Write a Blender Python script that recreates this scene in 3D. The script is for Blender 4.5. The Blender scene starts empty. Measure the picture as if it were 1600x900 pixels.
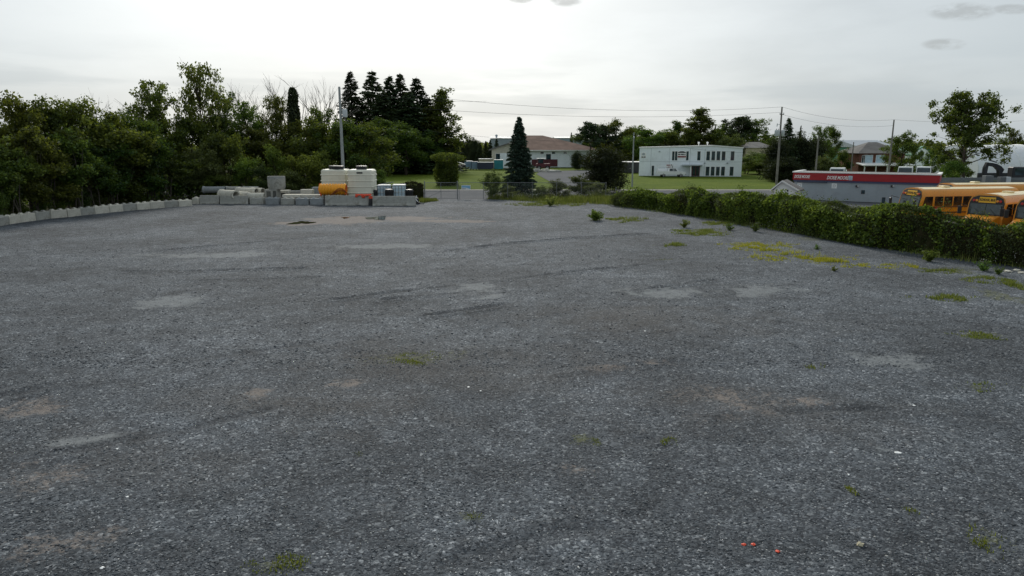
import bpy, bmesh, math, random
import numpy as np
from mathutils import Vector, Matrix
R = math.radians
random.seed(7); rng = np.random.default_rng(7)
scn = bpy.context.scene
col = scn.collection
# ------------------------------------------------------------------ camera
CAM_H, FPX, HORIZON = 6.5, 1100.0, 226.0
PITCH = math.atan((450 - HORIZON) / FPX)
cd = bpy.data.cameras.new('camera'); cam = bpy.data.objects.new('camera', cd); col.objects.link(cam)
cam.location = (0, 0, CAM_H); cam.rotation_euler = (math.pi / 2 - PITCH, 0, 0)
cd.sensor_width = 36; cd.lens = 36 * FPX / 1600; cd.clip_start = 0.1; cd.clip_end = 5000
scn.camera = cam
# ------------------------------------------------------------------ sky, sun, exposure
SUN_EL, SUN_AZ = R(30), R(-9)          # azimuth from +Y, negative = to the left
sun_dir = Vector((math.sin(SUN_AZ) * math.cos(SUN_EL), math.cos(SUN_AZ) * math.cos(SUN_EL), math.sin(SUN_EL)))
world = bpy.data.worlds.new('World'); scn.world = world; world.use_nodes = True
wt = world.node_tree; wt.nodes.clear()
def wn(t, **k):
    n = wt.nodes.new(t)
    for a, b in k.items(): setattr(n, a, b)
    return n
def wl(a, b): wt.links.new(a, b)
def wmath(op, a, b=None, clamp=False):
    n = wn('ShaderNodeMath', operation=op, use_clamp=clamp)
    for i, v in enumerate((a, b)):
        if v is None: continue
        if isinstance(v, (int, float)): n.inputs[i].default_value = v
        else: wl(v, n.inputs[i])
    return n.outputs[0]
def wmix(f, a, b):
    n = wn('ShaderNodeMix', data_type='RGBA')
    for s, v in ((n.inputs[0], f), (n.inputs[6], a), (n.inputs[7], b)):
        if isinstance(v, (int, float)): s.default_value = v
        elif isinstance(v, tuple): s.default_value = v + (1,)
        else: wl(v, s)
    return n.outputs[2]
sky = wn('ShaderNodeTexSky', sky_type='NISHITA', sun_disc=False)
sky.sun_elevation = SUN_EL; sky.sun_rotation = SUN_AZ; sky.dust_density = 2.0; sky.air_density = 1.0
nish = wn('ShaderNodeVectorMath', operation='SCALE'); wl(sky.outputs[0], nish.inputs[0]); nish.inputs[3].default_value = 0.10
tc = wn('ShaderNodeTexCoord')
nrm = wn('ShaderNodeVectorMath', operation='NORMALIZE'); wl(tc.outputs['Generated'], nrm.inputs[0])
dot = wn('ShaderNodeVectorMath', operation='DOT_PRODUCT'); wl(nrm.outputs[0], dot.inputs[0]); dot.inputs[1].default_value = sun_dir
dpos = wmath('MAXIMUM', dot.outputs['Value'], 0.0)
glow = wmath('ADD', wmath('MULTIPLY', wmath('POWER', dpos, 8.0), 0.92), wmath('MULTIPLY', wmath('POWER', dpos, 60.0), 1.0))
# overcast layer: soft mottling plus streaky bands that gather towards the horizon
def wnoise(scale_vec, s, det, rough=0.55):
    m = wn('ShaderNodeMapping'); m.inputs['Scale'].default_value = scale_vec; wl(nrm.outputs[0], m.inputs[0])
    n = wn('ShaderNodeTexNoise'); n.inputs['Scale'].default_value = s; n.inputs['Detail'].default_value = det; n.inputs['Roughness'].default_value = rough
    wl(m.outputs[0], n.inputs['Vector']); return n.outputs[0]
sepd = wn('ShaderNodeSeparateXYZ'); wl(nrm.outputs[0], sepd.inputs[0])
elev = sepd.outputs[2]
big = wnoise((1, 1, 3.6), 2.6, 7)
bands = wnoise((1, 1, 9.0), 3.4, 5, 0.5)
def ramp(v, a, b):
    n = wn('ShaderNodeMapRange', interpolation_type='SMOOTHSTEP'); wl(v, n.inputs[0]); n.inputs[1].default_value = a; n.inputs[2].default_value = b
    return n.outputs[0]
lowmask = wmath('SUBTRACT', 1.0, ramp(elev, 0.05, 0.14))
bandm = wmath('MULTIPLY', wmath('MULTIPLY', ramp(bands, 0.46, 0.62), lowmask), 0.5)
wisps = wnoise((1, 1, 3.0), 26.0, 6, 0.62)
rx = wmath('DIVIDE', sepd.outputs[0], wmath('MAXIMUM', sepd.outputs[1], 0.05)); rz = wmath('DIVIDE', elev, wmath('MAXIMUM', sepd.outputs[1], 0.05))
def small_cloud(cx, cz, w, h):
    a = wmath('DIVIDE', wmath('SUBTRACT', rx, cx), w); b = wmath('DIVIDE', wmath('SUBTRACT', rz, cz), h)
    return wmath('SUBTRACT', 1.0, wmath('ADD', wmath('MULTIPLY', a, a), wmath('MULTIPLY', b, b)), True)
cm = None
for c_ in ((0.012, 0.192, 0.022, 0.008), (0.072, 0.190, 0.026, 0.010), (0.605, 0.175, 0.055, 0.014), (0.672, 0.178, 0.035, 0.008), (0.585, 0.133, 0.035, 0.009)):
    v = small_cloud(*c_); cm = v if cm is None else wmath('MAXIMUM', cm, v)
wispm = wmath('MULTIPLY', wmath('MULTIPLY', ramp(cm, 0.0, 0.75), ramp(wisps, 0.36, 0.60)), 0.75)
base = wmix(wmath('MULTIPLY', ramp(big, 0.36, 0.66), 0.9), (0.55, 0.61, 0.645), (0.43, 0.485, 0.52))
gl = wn('ShaderNodeVectorMath', operation='SCALE'); gl.inputs[0].default_value = (1.0, 0.975, 0.92); wl(glow, gl.inputs[3])
cl = wn('ShaderNodeVectorMath', operation='ADD'); wl(base, cl.inputs[0]); wl(gl.outputs[0], cl.inputs[1])
c1 = wmix(bandm, cl.outputs[0], (0.46, 0.53, 0.58))
c2 = wmix(wispm, c1, (0.42, 0.45, 0.46))
skyc = wmix(0.90, nish.outputs[0], c2)
bg = wn('ShaderNodeBackground'); wl(skyc, bg.inputs[0]); bg.inputs[1].default_value = 1.0
wl(bg.outputs[0], wn('ShaderNodeOutputWorld').inputs[0])
sd = bpy.data.lights.new('sun', 'SUN'); sd.energy = 2.6; sd.angle = R(10); sd.color = (1, 0.95, 0.86)
sun = bpy.data.objects.new('sun', sd); col.objects.link(sun)
sun.rotation_euler = (-sun_dir).to_track_quat('-Z', 'Y').to_euler(); sun.location = (0, 0, 60)
scn.view_settings.view_transform = 'Standard'; scn.view_settings.look = 'None'
scn.view_settings.exposure = 0.0; scn.view_settings.gamma = 1.0; scn.view_settings.use_curve_mapping = False
scn.cycles.use_denoising = True; scn.cycles.denoiser = 'OPENIMAGEDENOISE'; scn.cycles.denoising_input_passes = 'RGB_ALBEDO_NORMAL'
scn.cycles.max_bounces = 6; scn.cycles.diffuse_bounces = 3; scn.cycles.glossy_bounces = 3
scn.cycles.transmission_bounces = 4; scn.cycles.transparent_max_bounces = 8
# ------------------------------------------------------------------ placing helpers
CP, SP = math.cos(PITCH), math.sin(PITCH)
def ray(px, py):
    u, v = (px - 800) / FPX, (450 - py) / FPX
    return Vector((u, CP + v * SP, -SP + v * CP))
def at(px, py, Y):                       # the point of the place seen there, Y metres out
    d = ray(px, py); return Vector((0, 0, CAM_H)) + d * (Y / d.y)
def G(px, py, z=0.0):                    # the point of the ground seen there
    d = ray(px, py); return Vector((0, 0, CAM_H)) + d * ((z - CAM_H) / d.z)
# ------------------------------------------------------------------ materials
MATS = {}
def nodes(name):
    m = bpy.data.materials.new(name); m.use_nodes = True; t = m.node_tree; t.nodes.clear()
    out = t.nodes.new('ShaderNodeOutputMaterial'); MATS[name] = m
    return m, t, out
def N(t, typ, **k):
    n = t.nodes.new(typ)
    for a, b in k.items(): setattr(n, a, b)
    return n
def setin(t, s, v):
    if isinstance(v, (int, float)): s.default_value = v
    elif isinstance(v, (tuple, list)): s.default_value = tuple(v) + ((1,) if len(v) == 3 and len(s.default_value) == 4 else ())
    else: t.links.new(v, s)
def mixc(t, f, a, b, blend='MIX'):
    n = N(t, 'ShaderNodeMix', data_type='RGBA', blend_type=blend)
    setin(t, n.inputs[0], f); setin(t, n.inputs[6], a); setin(t, n.inputs[7], b); return n.outputs[2]
def noise(t, vec, scale, detail=4, rough=0.55):
    n = N(t, 'ShaderNodeTexNoise'); n.inputs['Scale'].default_value = scale; n.inputs['Detail'].default_value = detail; n.inputs['Roughness'].default_value = rough
    t.links.new(vec, n.inputs['Vector']); return n.outputs[0]
def mrange(t, v, a, b, lo=0.0, hi=1.0):
    n = N(t, 'ShaderNodeMapRange', interpolation_type='SMOOTHSTEP'); setin(t, n.inputs[0], v)
    n.inputs[1].default_value = a; n.inputs[2].default_value = b; n.inputs[3].default_value = lo; n.inputs[4].default_value = hi; return n.outputs[0]
def mth(t, op, a, b):
    n = N(t, 'ShaderNodeMath', operation=op); setin(t, n.inputs[0], a); setin(t, n.inputs[1], b); return n.outputs[0]
def mat(name, c, rough=0.8, var=0.18, scale=1.3, fine=9.0, bump=0.0, metal=0.0, spec=0.4, stain=None, stain_amt=0.5, coat=0.0):
    if name in MATS: return MATS[name]
    m, t, out = nodes(name)
    tcn = N(t, 'ShaderNodeTexCoord'); v = tcn.outputs['Object']
    geo = N(t, 'ShaderNodeObjectInfo')
    a = noise(t, v, scale, 5); b = noise(t, v, fine, 4, 0.65)
    f = mrange(t, mth(t, 'ADD', mth(t, 'MULTIPLY', a, 0.6), mth(t, 'MULTIPLY', b, 0.4)), 0.32, 0.68)
    cc = mixc(t, f, tuple(x * (1 - var) for x in c), tuple(min(1, x * (1 + var)) for x in c))
    if stain:
        s = noise(t, v, scale * 0.8 + 0.37, 6, 0.7)
        cc = mixc(t, mth(t, 'MULTIPLY', mrange(t, s, 0.5, 0.68), stain_amt), cc, stain)
    oj = mth(t, 'ADD', mth(t, 'MULTIPLY', geo.outputs['Random'], var * 0.9), 1.0 - var * 0.45)
    cv = N(t, 'ShaderNodeVectorMath', operation='SCALE'); t.links.new(cc, cv.inputs[0]); t.links.new(oj, cv.inputs[3])
    p = N(t, 'ShaderNodeBsdfPrincipled'); t.links.new(cv.outputs[0], p.inputs['Base Color'])
    setin(t, p.inputs['Roughness'], mrange(t, b, 0.3, 0.7, max(0.02, rough - 0.1), min(1, rough + 0.08)))
    p.inputs['Metallic'].default_value = metal; p.inputs['Specular IOR Level'].default_value = spec; p.inputs['Coat Weight'].default_value = coat
    if bump:
        bn = N(t, 'ShaderNodeBump'); bn.inputs['Strength'].default_value = 0.6; bn.inputs['Distance'].default_value = bump
        t.links.new(b, bn.inputs['Height']); t.links.new(bn.outputs[0], p.inputs['Normal'])
    t.links.new(p.outputs[0], out.inputs[0]); return m
def leafmat(name, dark, mid, light, transl=0.35, sat=0.06):
    m, t, out = nodes(name)
    g = N(t, 'ShaderNodeNewGeometry'); oi = N(t, 'ShaderNodeObjectInfo')
    cr = N(t, 'ShaderNodeValToRGB'); e = cr.color_ramp.elements
    e[0].position = 0.0; e[0].color = dark + (1,); e[1].position = 1.0; e[1].color = light + (1,)
    x = e.new(0.6); x.color = mid + (1,)
    t.links.new(g.outputs['Random Per Island'], cr.inputs[0])
    hs = N(t, 'ShaderNodeHueSaturation'); t.links.new(cr.outputs[0], hs.inputs['Color'])
    setin(t, hs.inputs['Hue'], mth(t, 'ADD', mth(t, 'MULTIPLY', oi.outputs['Random'], sat), 0.5 - sat / 2))
    r2 = mth(t, 'FRACT', mth(t, 'MULTIPLY', oi.outputs['Random'], 17.31), 0.0)
    setin(t, hs.inputs['Value'], mth(t, 'ADD', mth(t, 'MULTIPLY', r2, 0.95), 0.60))
    d = N(t, 'ShaderNodeBsdfDiffuse'); tr = N(t, 'ShaderNodeBsdfTranslucent'); mx = N(t, 'ShaderNodeMixShader')
    t.links.new(hs.outputs[0], d.inputs[0])
    tcol = mixc(t, 0.35, hs.outputs[0], (0.20, 0.24, 0.02)); t.links.new(tcol, tr.inputs[0])
    mx.inputs[0].default_value = transl
    t.links.new(d.outputs[0], mx.inputs[1]); t.links.new(tr.outputs[0], mx.inputs[2])
    gl_ = N(t, 'ShaderNodeBsdfGlossy'); gl_.inputs['Roughness'].default_value = 0.5; gl_.inputs[0].default_value = (0.8, 0.85, 0.9, 1)
    m2 = N(t, 'ShaderNodeMixShader'); m2.inputs[0].default_value = 0.02
    t.links.new(mx.outputs[0], m2.inputs[1]); t.links.new(gl_.outputs[0], m2.inputs[2])
    t.links.new(m2.outputs[0], out.inputs[0]); return m
def glassmat(name, c, rough=0.06):
    m, t, out = nodes(name)
    v = N(t, 'ShaderNodeTexCoord').outputs['Object']
    p = N(t, 'ShaderNodeBsdfPrincipled'); setin(t, p.inputs['Base Color'], mixc(t, mrange(t, noise(t, v, 0.9, 3), 0.35, 0.65), tuple(x * .6 for x in c), tuple(x * 1.5 for x in c)))
    p.inputs['Roughness'].default_value = rough; p.inputs['Specular IOR Level'].default_value = 0.6
    t.links.new(p.outputs[0], out.inputs[0]); return m
L_DEC = leafmat('leaf_broad', (0.026, 0.046, 0.008), (0.064, 0.102, 0.015), (0.14, 0.185, 0.028), .45, .09)
L_SHRUB = leafmat('leaf_shrub', (0.034, 0.062, 0.009), (0.075, 0.125, 0.018), (0.14, 0.200, 0.028), .42, .08)
L_GREY = leafmat('leaf_willow', (0.040, 0.060, 0.018), (0.080, 0.110, 0.030), (0.15, 0.18, 0.06), .4)
L_CON = leafmat('needle', (0.014, 0.026, 0.011), (0.027, 0.045, 0.019), (0.055, 0.080, 0.032), 0.12, 0.04)
L_BLUE = leafmat('needle_blue', (0.014, 0.028, 0.020), (0.028, 0.050, 0.036), (0.058, 0.088, 0.060), 0.12, 0.02)
L_CEDAR = leafmat('cedar_spray', (0.010, 0.016, 0.007), (0.020, 0.028, 0.011), (0.040, 0.050, 0.018), 0.15, 0.04)
L_VINE = leafmat('leaf_vine', (0.030, 0.060, 0.009), (0.076, 0.138, 0.017), (0.18, 0.26, 0.034), 0.48, 0.03)
L_CREEP = leafmat('leaf_creeper', (0.022, 0.034, 0.010), (0.045, 0.060, 0.018), (0.10, 0.115, 0.04), 0.3, 0.03)
L_BROWNVINE = leafmat('leaf_vine_brown', (0.012, 0.010, 0.007), (0.022, 0.017, 0.010), (0.040, 0.036, 0.014), 0.2, 0.03)
L_GRASS = leafmat('grass_blade', (0.075, 0.105, 0.018), (0.145, 0.180, 0.032), (0.30, 0.29, 0.11), 0.45, 0.02)
L_YGRASS = leafmat('grass_yellow', (0.14, 0.15, 0.016), (0.25, 0.24, 0.024), (0.38, 0.33, 0.04), 0.5, 0.02)
L_MOSS = leafmat('moss_weed', (0.07, 0.09, 0.012), (0.13, 0.155, 0.018), (0.24, 0.25, 0.04), 0.5, 0.02)
L_WHITE = leafmat('wild_flower', (0.3, 0.3, 0.26), (0.5, 0.5, 0.45), (0.7, 0.7, 0.65), 0.2, 0.02)
M_BARK = mat('bark', (0.055, 0.045, 0.036), 0.95, 0.35, 3, 22, 0.02, spec=0.1)
M_DEADWOOD = mat('dead_wood', (0.17, 0.155, 0.14), 0.95, 0.3, 3, 22, 0.01, spec=0.1)
M_STEM = mat('grey_stem', (0.095, 0.085, 0.07), 0.95, 0.3, 3, 22, spec=0.1)
M_CONC = mat('concrete', (0.36, 0.36, 0.33), 0.92, 0.22, 1.1, 14, 0.012, spec=0.15, stain=(0.17, 0.16, 0.13), stain_amt=0.7)
M_CONC_L = mat('concrete_pale', (0.56, 0.54, 0.47), 0.92, 0.18, 1.1, 14, 0.012, spec=0.15, stain=(0.28, 0.26, 0.21), stain_amt=0.6)
M_CONC_B = mat('concrete_blue', (0.27, 0.29, 0.30), 0.92, 0.2, 1.2, 14, 0.012, spec=0.15, stain=(0.14, 0.15, 0.15), stain_amt=0.6)
M_HOLE_SHADE = mat('hole_shade', (0.12, 0.12, 0.11), 0.95, 0.2, spec=0.1)  # dark colour standing in for the shade inside holes
M_POLY = mat('tank_plastic', (0.72, 0.71, 0.60), 0.5, 0.07, 0.8, 6, 0.003, spec=0.4, stain=(0.58, 0.56, 0.44), stain_amt=0.4)
M_BLACK = mat('black_plastic', (0.022, 0.023, 0.025), 0.55, 0.2, spec=0.4)
M_ORANGE = mat('orange_plastic', (0.85, 0.36, 0.02), 0.45, 0.12, spec=0.4)
M_RED = mat('red_plastic', (0.62, 0.07, 0.03), 0.6, 0.2, spec=0.3)
M_RUST = mat('rusty_steel', (0.30, 0.09, 0.03), 0.85, 0.35, 4, 20, spec=0.2)
M_WHITE = mat('white_plastic', (0.72, 0.74, 0.74), 0.6, 0.10, 1.2, 8, stain=(0.45, 0.47, 0.46), stain_amt=0.4)
M_BLUEW = mat('pale_blue_sack', (0.42, 0.55, 0.62), 0.8, 0.2)
M_GALV = mat('galvanised_steel', (0.22, 0.23, 0.24), 0.55, 0.15, metal=0.6)
M_POLE = mat('pole_wood', (0.20, 0.19, 0.175), 0.95, 0.3, 1.0, 16, 0.008, spec=0.1)
M_POLE_CONC = mat('pole_grey', (0.30, 0.32, 0.32), 0.9, 0.15, 1.0, 12, spec=0.15)
M_WIRE = mat('wire', (0.06, 0.06, 0.065), 0.6, 0.1)
M_XFMR = mat('transformer_grey', (0.50, 0.54, 0.56), 0.5, 0.1)
M_WALLW = mat('white_siding', (0.82, 0.88, 0.91), 0.6, 0.06, 0.5, 5, stain=(0.62, 0.66, 0.68), stain_amt=0.5)
M_TRIMW = mat('white_trim', (0.80, 0.80, 0.78), 0.6, 0.06)
M_SEAM = mat('siding_seam', (0.38, 0.42, 0.45), 0.7, 0.1)
M_GLASS = glassmat('window_glass', (0.025, 0.045, 0.055))
M_WSCREEN = glassmat('windscreen_glass', (0.05, 0.075, 0.08), 0.10)
M_DARKGLASS = glassmat('bus_window', (0.012, 0.012, 0.012), 0.12)
M_SHINGLE = mat('brown_shingle', (0.155, 0.105, 0.085), 0.95, 0.25, 0.5, 6, 0.02, spec=0.1)
M_GSHINGLE = mat('grey_shingle', (0.16, 0.155, 0.15), 0.95, 0.25, 0.5, 6, 0.02, spec=0.1)
M_BRICK = mat('brown_brick', (0.16, 0.075, 0.055), 0.9, 0.3, 1.5, 12, 0.01, spec=0.1)
M_METALROOF = mat('blue_grey_roof', (0.27, 0.31, 0.35), 0.6, 0.1)
M_DEPOT = mat('grey_blue_siding', (0.32, 0.365, 0.395), 0.7, 0.08, 0.4, 5, stain=(0.27, 0.30, 0.33), stain_amt=0.5)
M_FASCIA = mat('red_fascia', (0.33, 0.015, 0.020), 0.5, 0.12, 0.6, 5)
M_NAVY = mat('navy_trim', (0.07, 0.08, 0.16), 0.6, 0.12)
M_GREENB = mat('green_siding', (0.03, 0.17, 0.10), 0.7, 0.15)
def fabric_material():
    m, t, out = nodes('white_fabric_roof'); v = N(t, 'ShaderNodeTexCoord').outputs['Object']
    c = mixc(t, noise(t, v, 0.4, 4), (0.76, 0.80, 0.84), (0.86, 0.88, 0.90)); d = N(t, 'ShaderNodeBsdfDiffuse'); tr = N(t, 'ShaderNodeBsdfTranslucent'); mx = N(t, 'ShaderNodeMixShader'); mx.inputs[0].default_value = 0.35
    t.links.new(c, d.inputs[0]); t.links.new(c, tr.inputs[0]); t.links.new(d.outputs[0], mx.inputs[1]); t.links.new(tr.outputs[0], mx.inputs[2]); t.links.new(mx.outputs[0], out.inputs[0]); return m
M_TARPW = fabric_material()
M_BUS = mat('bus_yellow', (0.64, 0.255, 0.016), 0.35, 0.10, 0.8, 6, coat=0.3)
M_BUSROOF = mat('bus_roof_cream', (0.74, 0.62, 0.36), 0.4, 0.08, coat=0.2)  # cream roof paint, also standing in for sky sheen on yellow roofs
M_BUSBLACK = mat('bus_black', (0.02, 0.02, 0.02), 0.5, 0.15)
M_LAMPRED = mat('lamp_red', (0.42, 0.02, 0.02), 0.25, 0.1)
M_AMBER = mat('lamp_amber', (0.65, 0.24, 0.02), 0.25, 0.1)
M_TYRE = mat('tyre', (0.018, 0.018, 0.018), 0.9, 0.2)
M_RIM = mat('wheel_rim', (0.30, 0.30, 0.31), 0.5, 0.15)
M_CARW = mat('white_paint', (0.78, 0.80, 0.80), 0.35, 0.05, coat=0.3)
M_DARKRED = mat('maroon_paint', (0.10, 0.022, 0.030), 0.6, 0.2)
M_TEAL = mat('teal_paint', (0.03, 0.23, 0.27), 0.6, 0.15)
M_BINBLUE = mat('pale_blue_paint', (0.22, 0.32, 0.43), 0.6, 0.15)
M_BINDARK = mat('dark_blue_paint', (0.045, 0.055, 0.095), 0.6, 0.15)
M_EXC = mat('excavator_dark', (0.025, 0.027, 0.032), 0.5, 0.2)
M_EXCY = mat('dull_yellow_paint', (0.28, 0.20, 0.05), 0.6, 0.2)
M_FENCEGREY = mat('grey_board', (0.15, 0.165, 0.17), 0.8, 0.15)
M_SIGNBLUE = mat('sign_blue', (0.20, 0.42, 0.62), 0.5, 0.1)
M_INK = mat('ink_black', (0.02, 0.02, 0.025), 0.7, 0.1)
M_INKRED = mat('ink_red', (0.20, 0.015, 0.02), 0.7, 0.1)
M_YPANEL = mat('sign_yellow', (0.75, 0.42, 0.02), 0.5, 0.05)
M_TAN = mat('tan_paint', (0.42, 0.38, 0.26), 0.7, 0.15)
M_CREAM = mat('cream_siding', (0.50, 0.48, 0.40), 0.7, 0.1)
M_SLATE = mat('slate_stone', (0.13, 0.145, 0.155), 0.9, 0.3, 8, 60)
# ------------------------------------------------------------------ mesh helpers
class MB:
    def __init__(s): s.v, s.f = [], []
    def add(s, vs, fs):
        o = len(s.v); s.v += [tuple(x) for x in vs]; s.f += [tuple(i + o for i in f) for f in fs]; return s
    def box(s, x0, x1, y0, y1, z0, z1, M=None):
        vs = [Vector(p) for p in ((x0,y0,z0),(x1,y0,z0),(x1,y1,z0),(x0,y1,z0),(x0,y0,z1),(x1,y0,z1),(x1,y1,z1),(x0,y1,z1))]
        if M: vs = [M @ p for p in vs]
        return s.add(vs, [(3,2,1,0),(4,5,6,7),(0,1,5,4),(1,2,6,5),(2,3,7,6),(3,0,4,7)])
    def cbox(s, x0, x1, y0, y1, z0, z1, c=0.03, M=None):           # box with chamfered edges
        pts = []
        for sx in (0, 1):
            for sy in (0, 1):
                for sz in (0, 1):
                    X, Y, Z = (x1 if sx else x0), (y1 if sy else y0), (z1 if sz else z0)
                    dx, dy, dz = (-c if sx else c), (-c if sy else c), (-c if sz else c)
                    pts += [(X, Y + dy, Z + dz), (X + dx, Y, Z + dz), (X + dx, Y + dy, Z)]
        return s.hull(pts, M)
    def hull(s, pts, M=None):
        bm = bmesh.new()
        for p in pts: bm.verts.new(M @ Vector(p) if M else p)
        bmesh.ops.convex_hull(bm, input=bm.verts[:])
        for v in [v for v in bm.verts if not v.link_faces]: bm.verts.remove(v)
        bmesh.ops.dissolve_limit(bm, angle_limit=0.01, verts=bm.verts[:], edges=bm.edges[:])
        bm.verts.ensure_lookup_table(); bm.verts.index_update()
        s.add([v.co[:] for v in bm.verts], [tuple(v.index for v in f.verts) for f in bm.faces]); bm.free(); return s
    def tube(s, pts, rad, n=8, cap=True):
        pts = [Vector(p) for p in pts]; rs = rad if isinstance(rad, (list, tuple)) else [rad] * len(pts)
        vs, fs = [], []; ref = None
        for i, p in enumerate(pts):
            d = (pts[min(i + 1, len(pts) - 1)] - pts[max(i - 1, 0)]).normalized()
            if ref is None: ref = d.orthogonal().normalized()
            a = (ref - d * ref.dot(d)).normalized(); b = d.cross(a); ref = a
            for k in range(n):
                t = 2 * math.pi * k / n; vs.append(p + (a * math.cos(t) + b * math.sin(t)) * rs[i])
        for i in range(len(pts) - 1):
            for k in range(n):
                k2 = (k + 1) % n; fs.append((i*n+k, i*n+k2, (i+1)*n+k2, (i+1)*n+k))
        if cap: fs += [tuple(range(n - 1, -1, -1)), tuple((len(pts) - 1) * n + k for k in range(n))]
        return s.add(vs, fs)
    def lathe(s, prof, n=20, M=None, close=False):                 # profile of (radius, height) about z
        vs, fs = [], []
        for r, z in prof:
            for k in range(n):
                t = 2 * math.pi * k / n; p = Vector((r * math.cos(t), r * math.sin(t), z)); vs.append(M @ p if M else p)
        m = len(prof)
        for i in range(m if close else m - 1):
            for k in range(n):
                k2 = (k + 1) % n; j = (i + 1) % m; fs.append((i*n+k, i*n+k2, j*n+k2, j*n+k))
        if not close:
            if prof[0][0] > 1e-4: fs.append(tuple(range(n - 1, -1, -1)))
            if prof[-1][0] > 1e-4: fs.append(tuple((m - 1) * n + k for k in range(n)))
        return s.add(vs, fs)
    def prism(s, poly, a, b, axis='y', M=None):                    # polygon pushed along an axis
        def P(u, w, t): return Vector((u, t, w) if axis == 'y' else (t, u, w) if axis == 'x' else (u, w, t))
        n = len(poly); vs = [P(u, w, a) for u, w in poly] + [P(u, w, b) for u, w in poly]
        if M: vs = [M @ p for p in vs]
        return s.add(vs, [tuple(range(n)), tuple(range(2*n-1, n-1, -1))] + [(i, (i+1) % n, (i+1) % n + n, i + n)[::-1] for i in range(n)])
    def build(s, name, m, parent=None, smooth=False, loc=None):
        me = bpy.data.meshes.new(name); me.from_pydata(s.v, [], s.f)
        bm = bmesh.new(); bm.from_mesh(me); bmesh.ops.recalc_face_normals(bm, faces=bm.faces[:]); bm.to_mesh(me); bm.free()
        me.materials.append(m)
        if smooth:
            me.polygons.foreach_set('use_smooth', [True] * len(me.polygons))
            if hasattr(me, 'set_sharp_from_angle'): me.set_sharp_from_angle(angle=R(40))
        return link(name, me, parent, loc)
def link(name, me, parent=None, loc=None):
    o = bpy.data.objects.new(name, me); col.objects.link(o)
    if parent: o.parent = parent
    if loc is not None: o.location = loc
    return o
def np_mesh(name, verts, faces, m):
    """verts (n,3) and faces (k,3) or (k,4) arrays"""
    me = bpy.data.meshes.new(name); nv, (nf, w) = len(verts), faces.shape
    me.vertices.add(nv); me.vertices.foreach_set('co', np.ascontiguousarray(verts, dtype=np.float32).ravel())
    me.loops.add(nf * w); me.loops.foreach_set('vertex_index', np.ascontiguousarray(faces, dtype=np.int32).ravel())
    me.polygons.add(nf); me.polygons.foreach_set('loop_start', np.arange(0, nf * w, w, dtype=np.int32))
    me.update(calc_edges=True); me.materials.append(m); return me
def tag(o, label=None, cat=None, group=None, kind=None):
    for k, v in (('label', label), ('category', cat), ('group', group), ('kind', kind)):
        if v: o[k] = v
    return o
def thing(name, label, cat, loc=(0, 0, 0), rz=0.0, group=None):
    o = bpy.data.objects.new(name, None); col.objects.link(o); o.empty_display_size = 0.2
    o.location = loc; o.rotation_euler = (0, 0, rz); return tag(o, label, cat, group)
def copy_tree(o, parent=None):
    c = o.copy(); col.objects.link(c); c.parent = parent
    for ch in [x for x in bpy.data.objects if x.parent == o]: copy_tree(ch, c)
    return c
def text(s, size, m, parent, loc, rot=(math.pi / 2, 0, 0), shear=0.0, name='lettering', sx=1.0, offset=0.0):
    c = bpy.data.curves.new('font', 'FONT'); c.body = s; c.size = size; c.shear = shear; c.extrude = 0.004; c.offset = offset
    c.align_x = 'CENTER'; c.align_y = 'CENTER'; c.resolution_u = 2
    o = bpy.data.objects.new('font', c); col.objects.link(o); bpy.context.view_layer.update()
    me = bpy.data.meshes.new_from_object(o.evaluated_get(bpy.context.evaluated_depsgraph_get()))
    bpy.data.objects.remove(o); me.materials.clear(); me.materials.append(m)
    t = link(name, me, parent, loc); t.rotation_euler = rot; t.scale = (sx, 1, 1); return t
_lat = {}
def vnoise(x, y, s, seed):
    if seed not in _lat: _lat[seed] = np.random.default_rng(seed).random((256, 256))
    L = _lat[seed]; u, v = np.asarray(x) / s + 500.3, np.asarray(y) / s + 500.7
    i, j = np.floor(u).astype(int), np.floor(v).astype(int); fu, fv = u - i, v - j
    fu, fv = fu * fu * (3 - 2 * fu), fv * fv * (3 - 2 * fv)
    a, b, c, d = L[i % 256, j % 256], L[(i+1) % 256, j % 256], L[i % 256, (j+1) % 256], L[(i+1) % 256, (j+1) % 256]
    return (a * (1 - fu) + b * fu) * (1 - fv) + (c * (1 - fu) + d * fu) * fv
def fbm(x, y, s, seed, o=4): return sum(vnoise(x, y, s / 2**k, seed + k) / 2**k for k in range(o)) / sum(1 / 2**k for k in range(o))
# ------------------------------------------------------------------ ground
def ground_material(name, c1, c2, c3, s1=0.05, s2=0.7, bump=0.05):
    m, t, out = nodes(name); v = N(t, 'ShaderNodeTexCoord').outputs['Object']
    a = mrange(t, noise(t, v, s1, 6), 0.38, 0.62); b = noise(t, v, s2, 6, 0.7)
    cc = mixc(t, a, c1, c2); cc = mixc(t, mrange(t, b, 0.42, 0.72), cc, c3)
    p = N(t, 'ShaderNodeBsdfPrincipled'); t.links.new(cc, p.inputs['Base Color']); p.inputs['Roughness'].default_value = 1.0; p.inputs['Specular IOR Level'].default_value = 0.05
    bn = N(t, 'ShaderNodeBump'); bn.inputs['Distance'].default_value = bump; bn.inputs['Strength'].default_value = 0.8
    t.links.new(noise(t, v, s2 * 5, 5, 0.75), bn.inputs['Height']); t.links.new(bn.outputs[0], p.inputs['Normal'])
    t.links.new(p.outputs[0], out.inputs[0]); return m
M_GROUND = ground_material('meadow_grass', (0.080, 0.118, 0.014), (0.105, 0.140, 0.018), (0.062, 0.095, 0.012), 0.09, 0.9, 0.10)
M_EARTH = ground_material('leaf_litter', (0.030, 0.028, 0.014), (0.030, 0.036, 0.012), (0.045, 0.038, 0.020), 0.2, 1.5)
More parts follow.
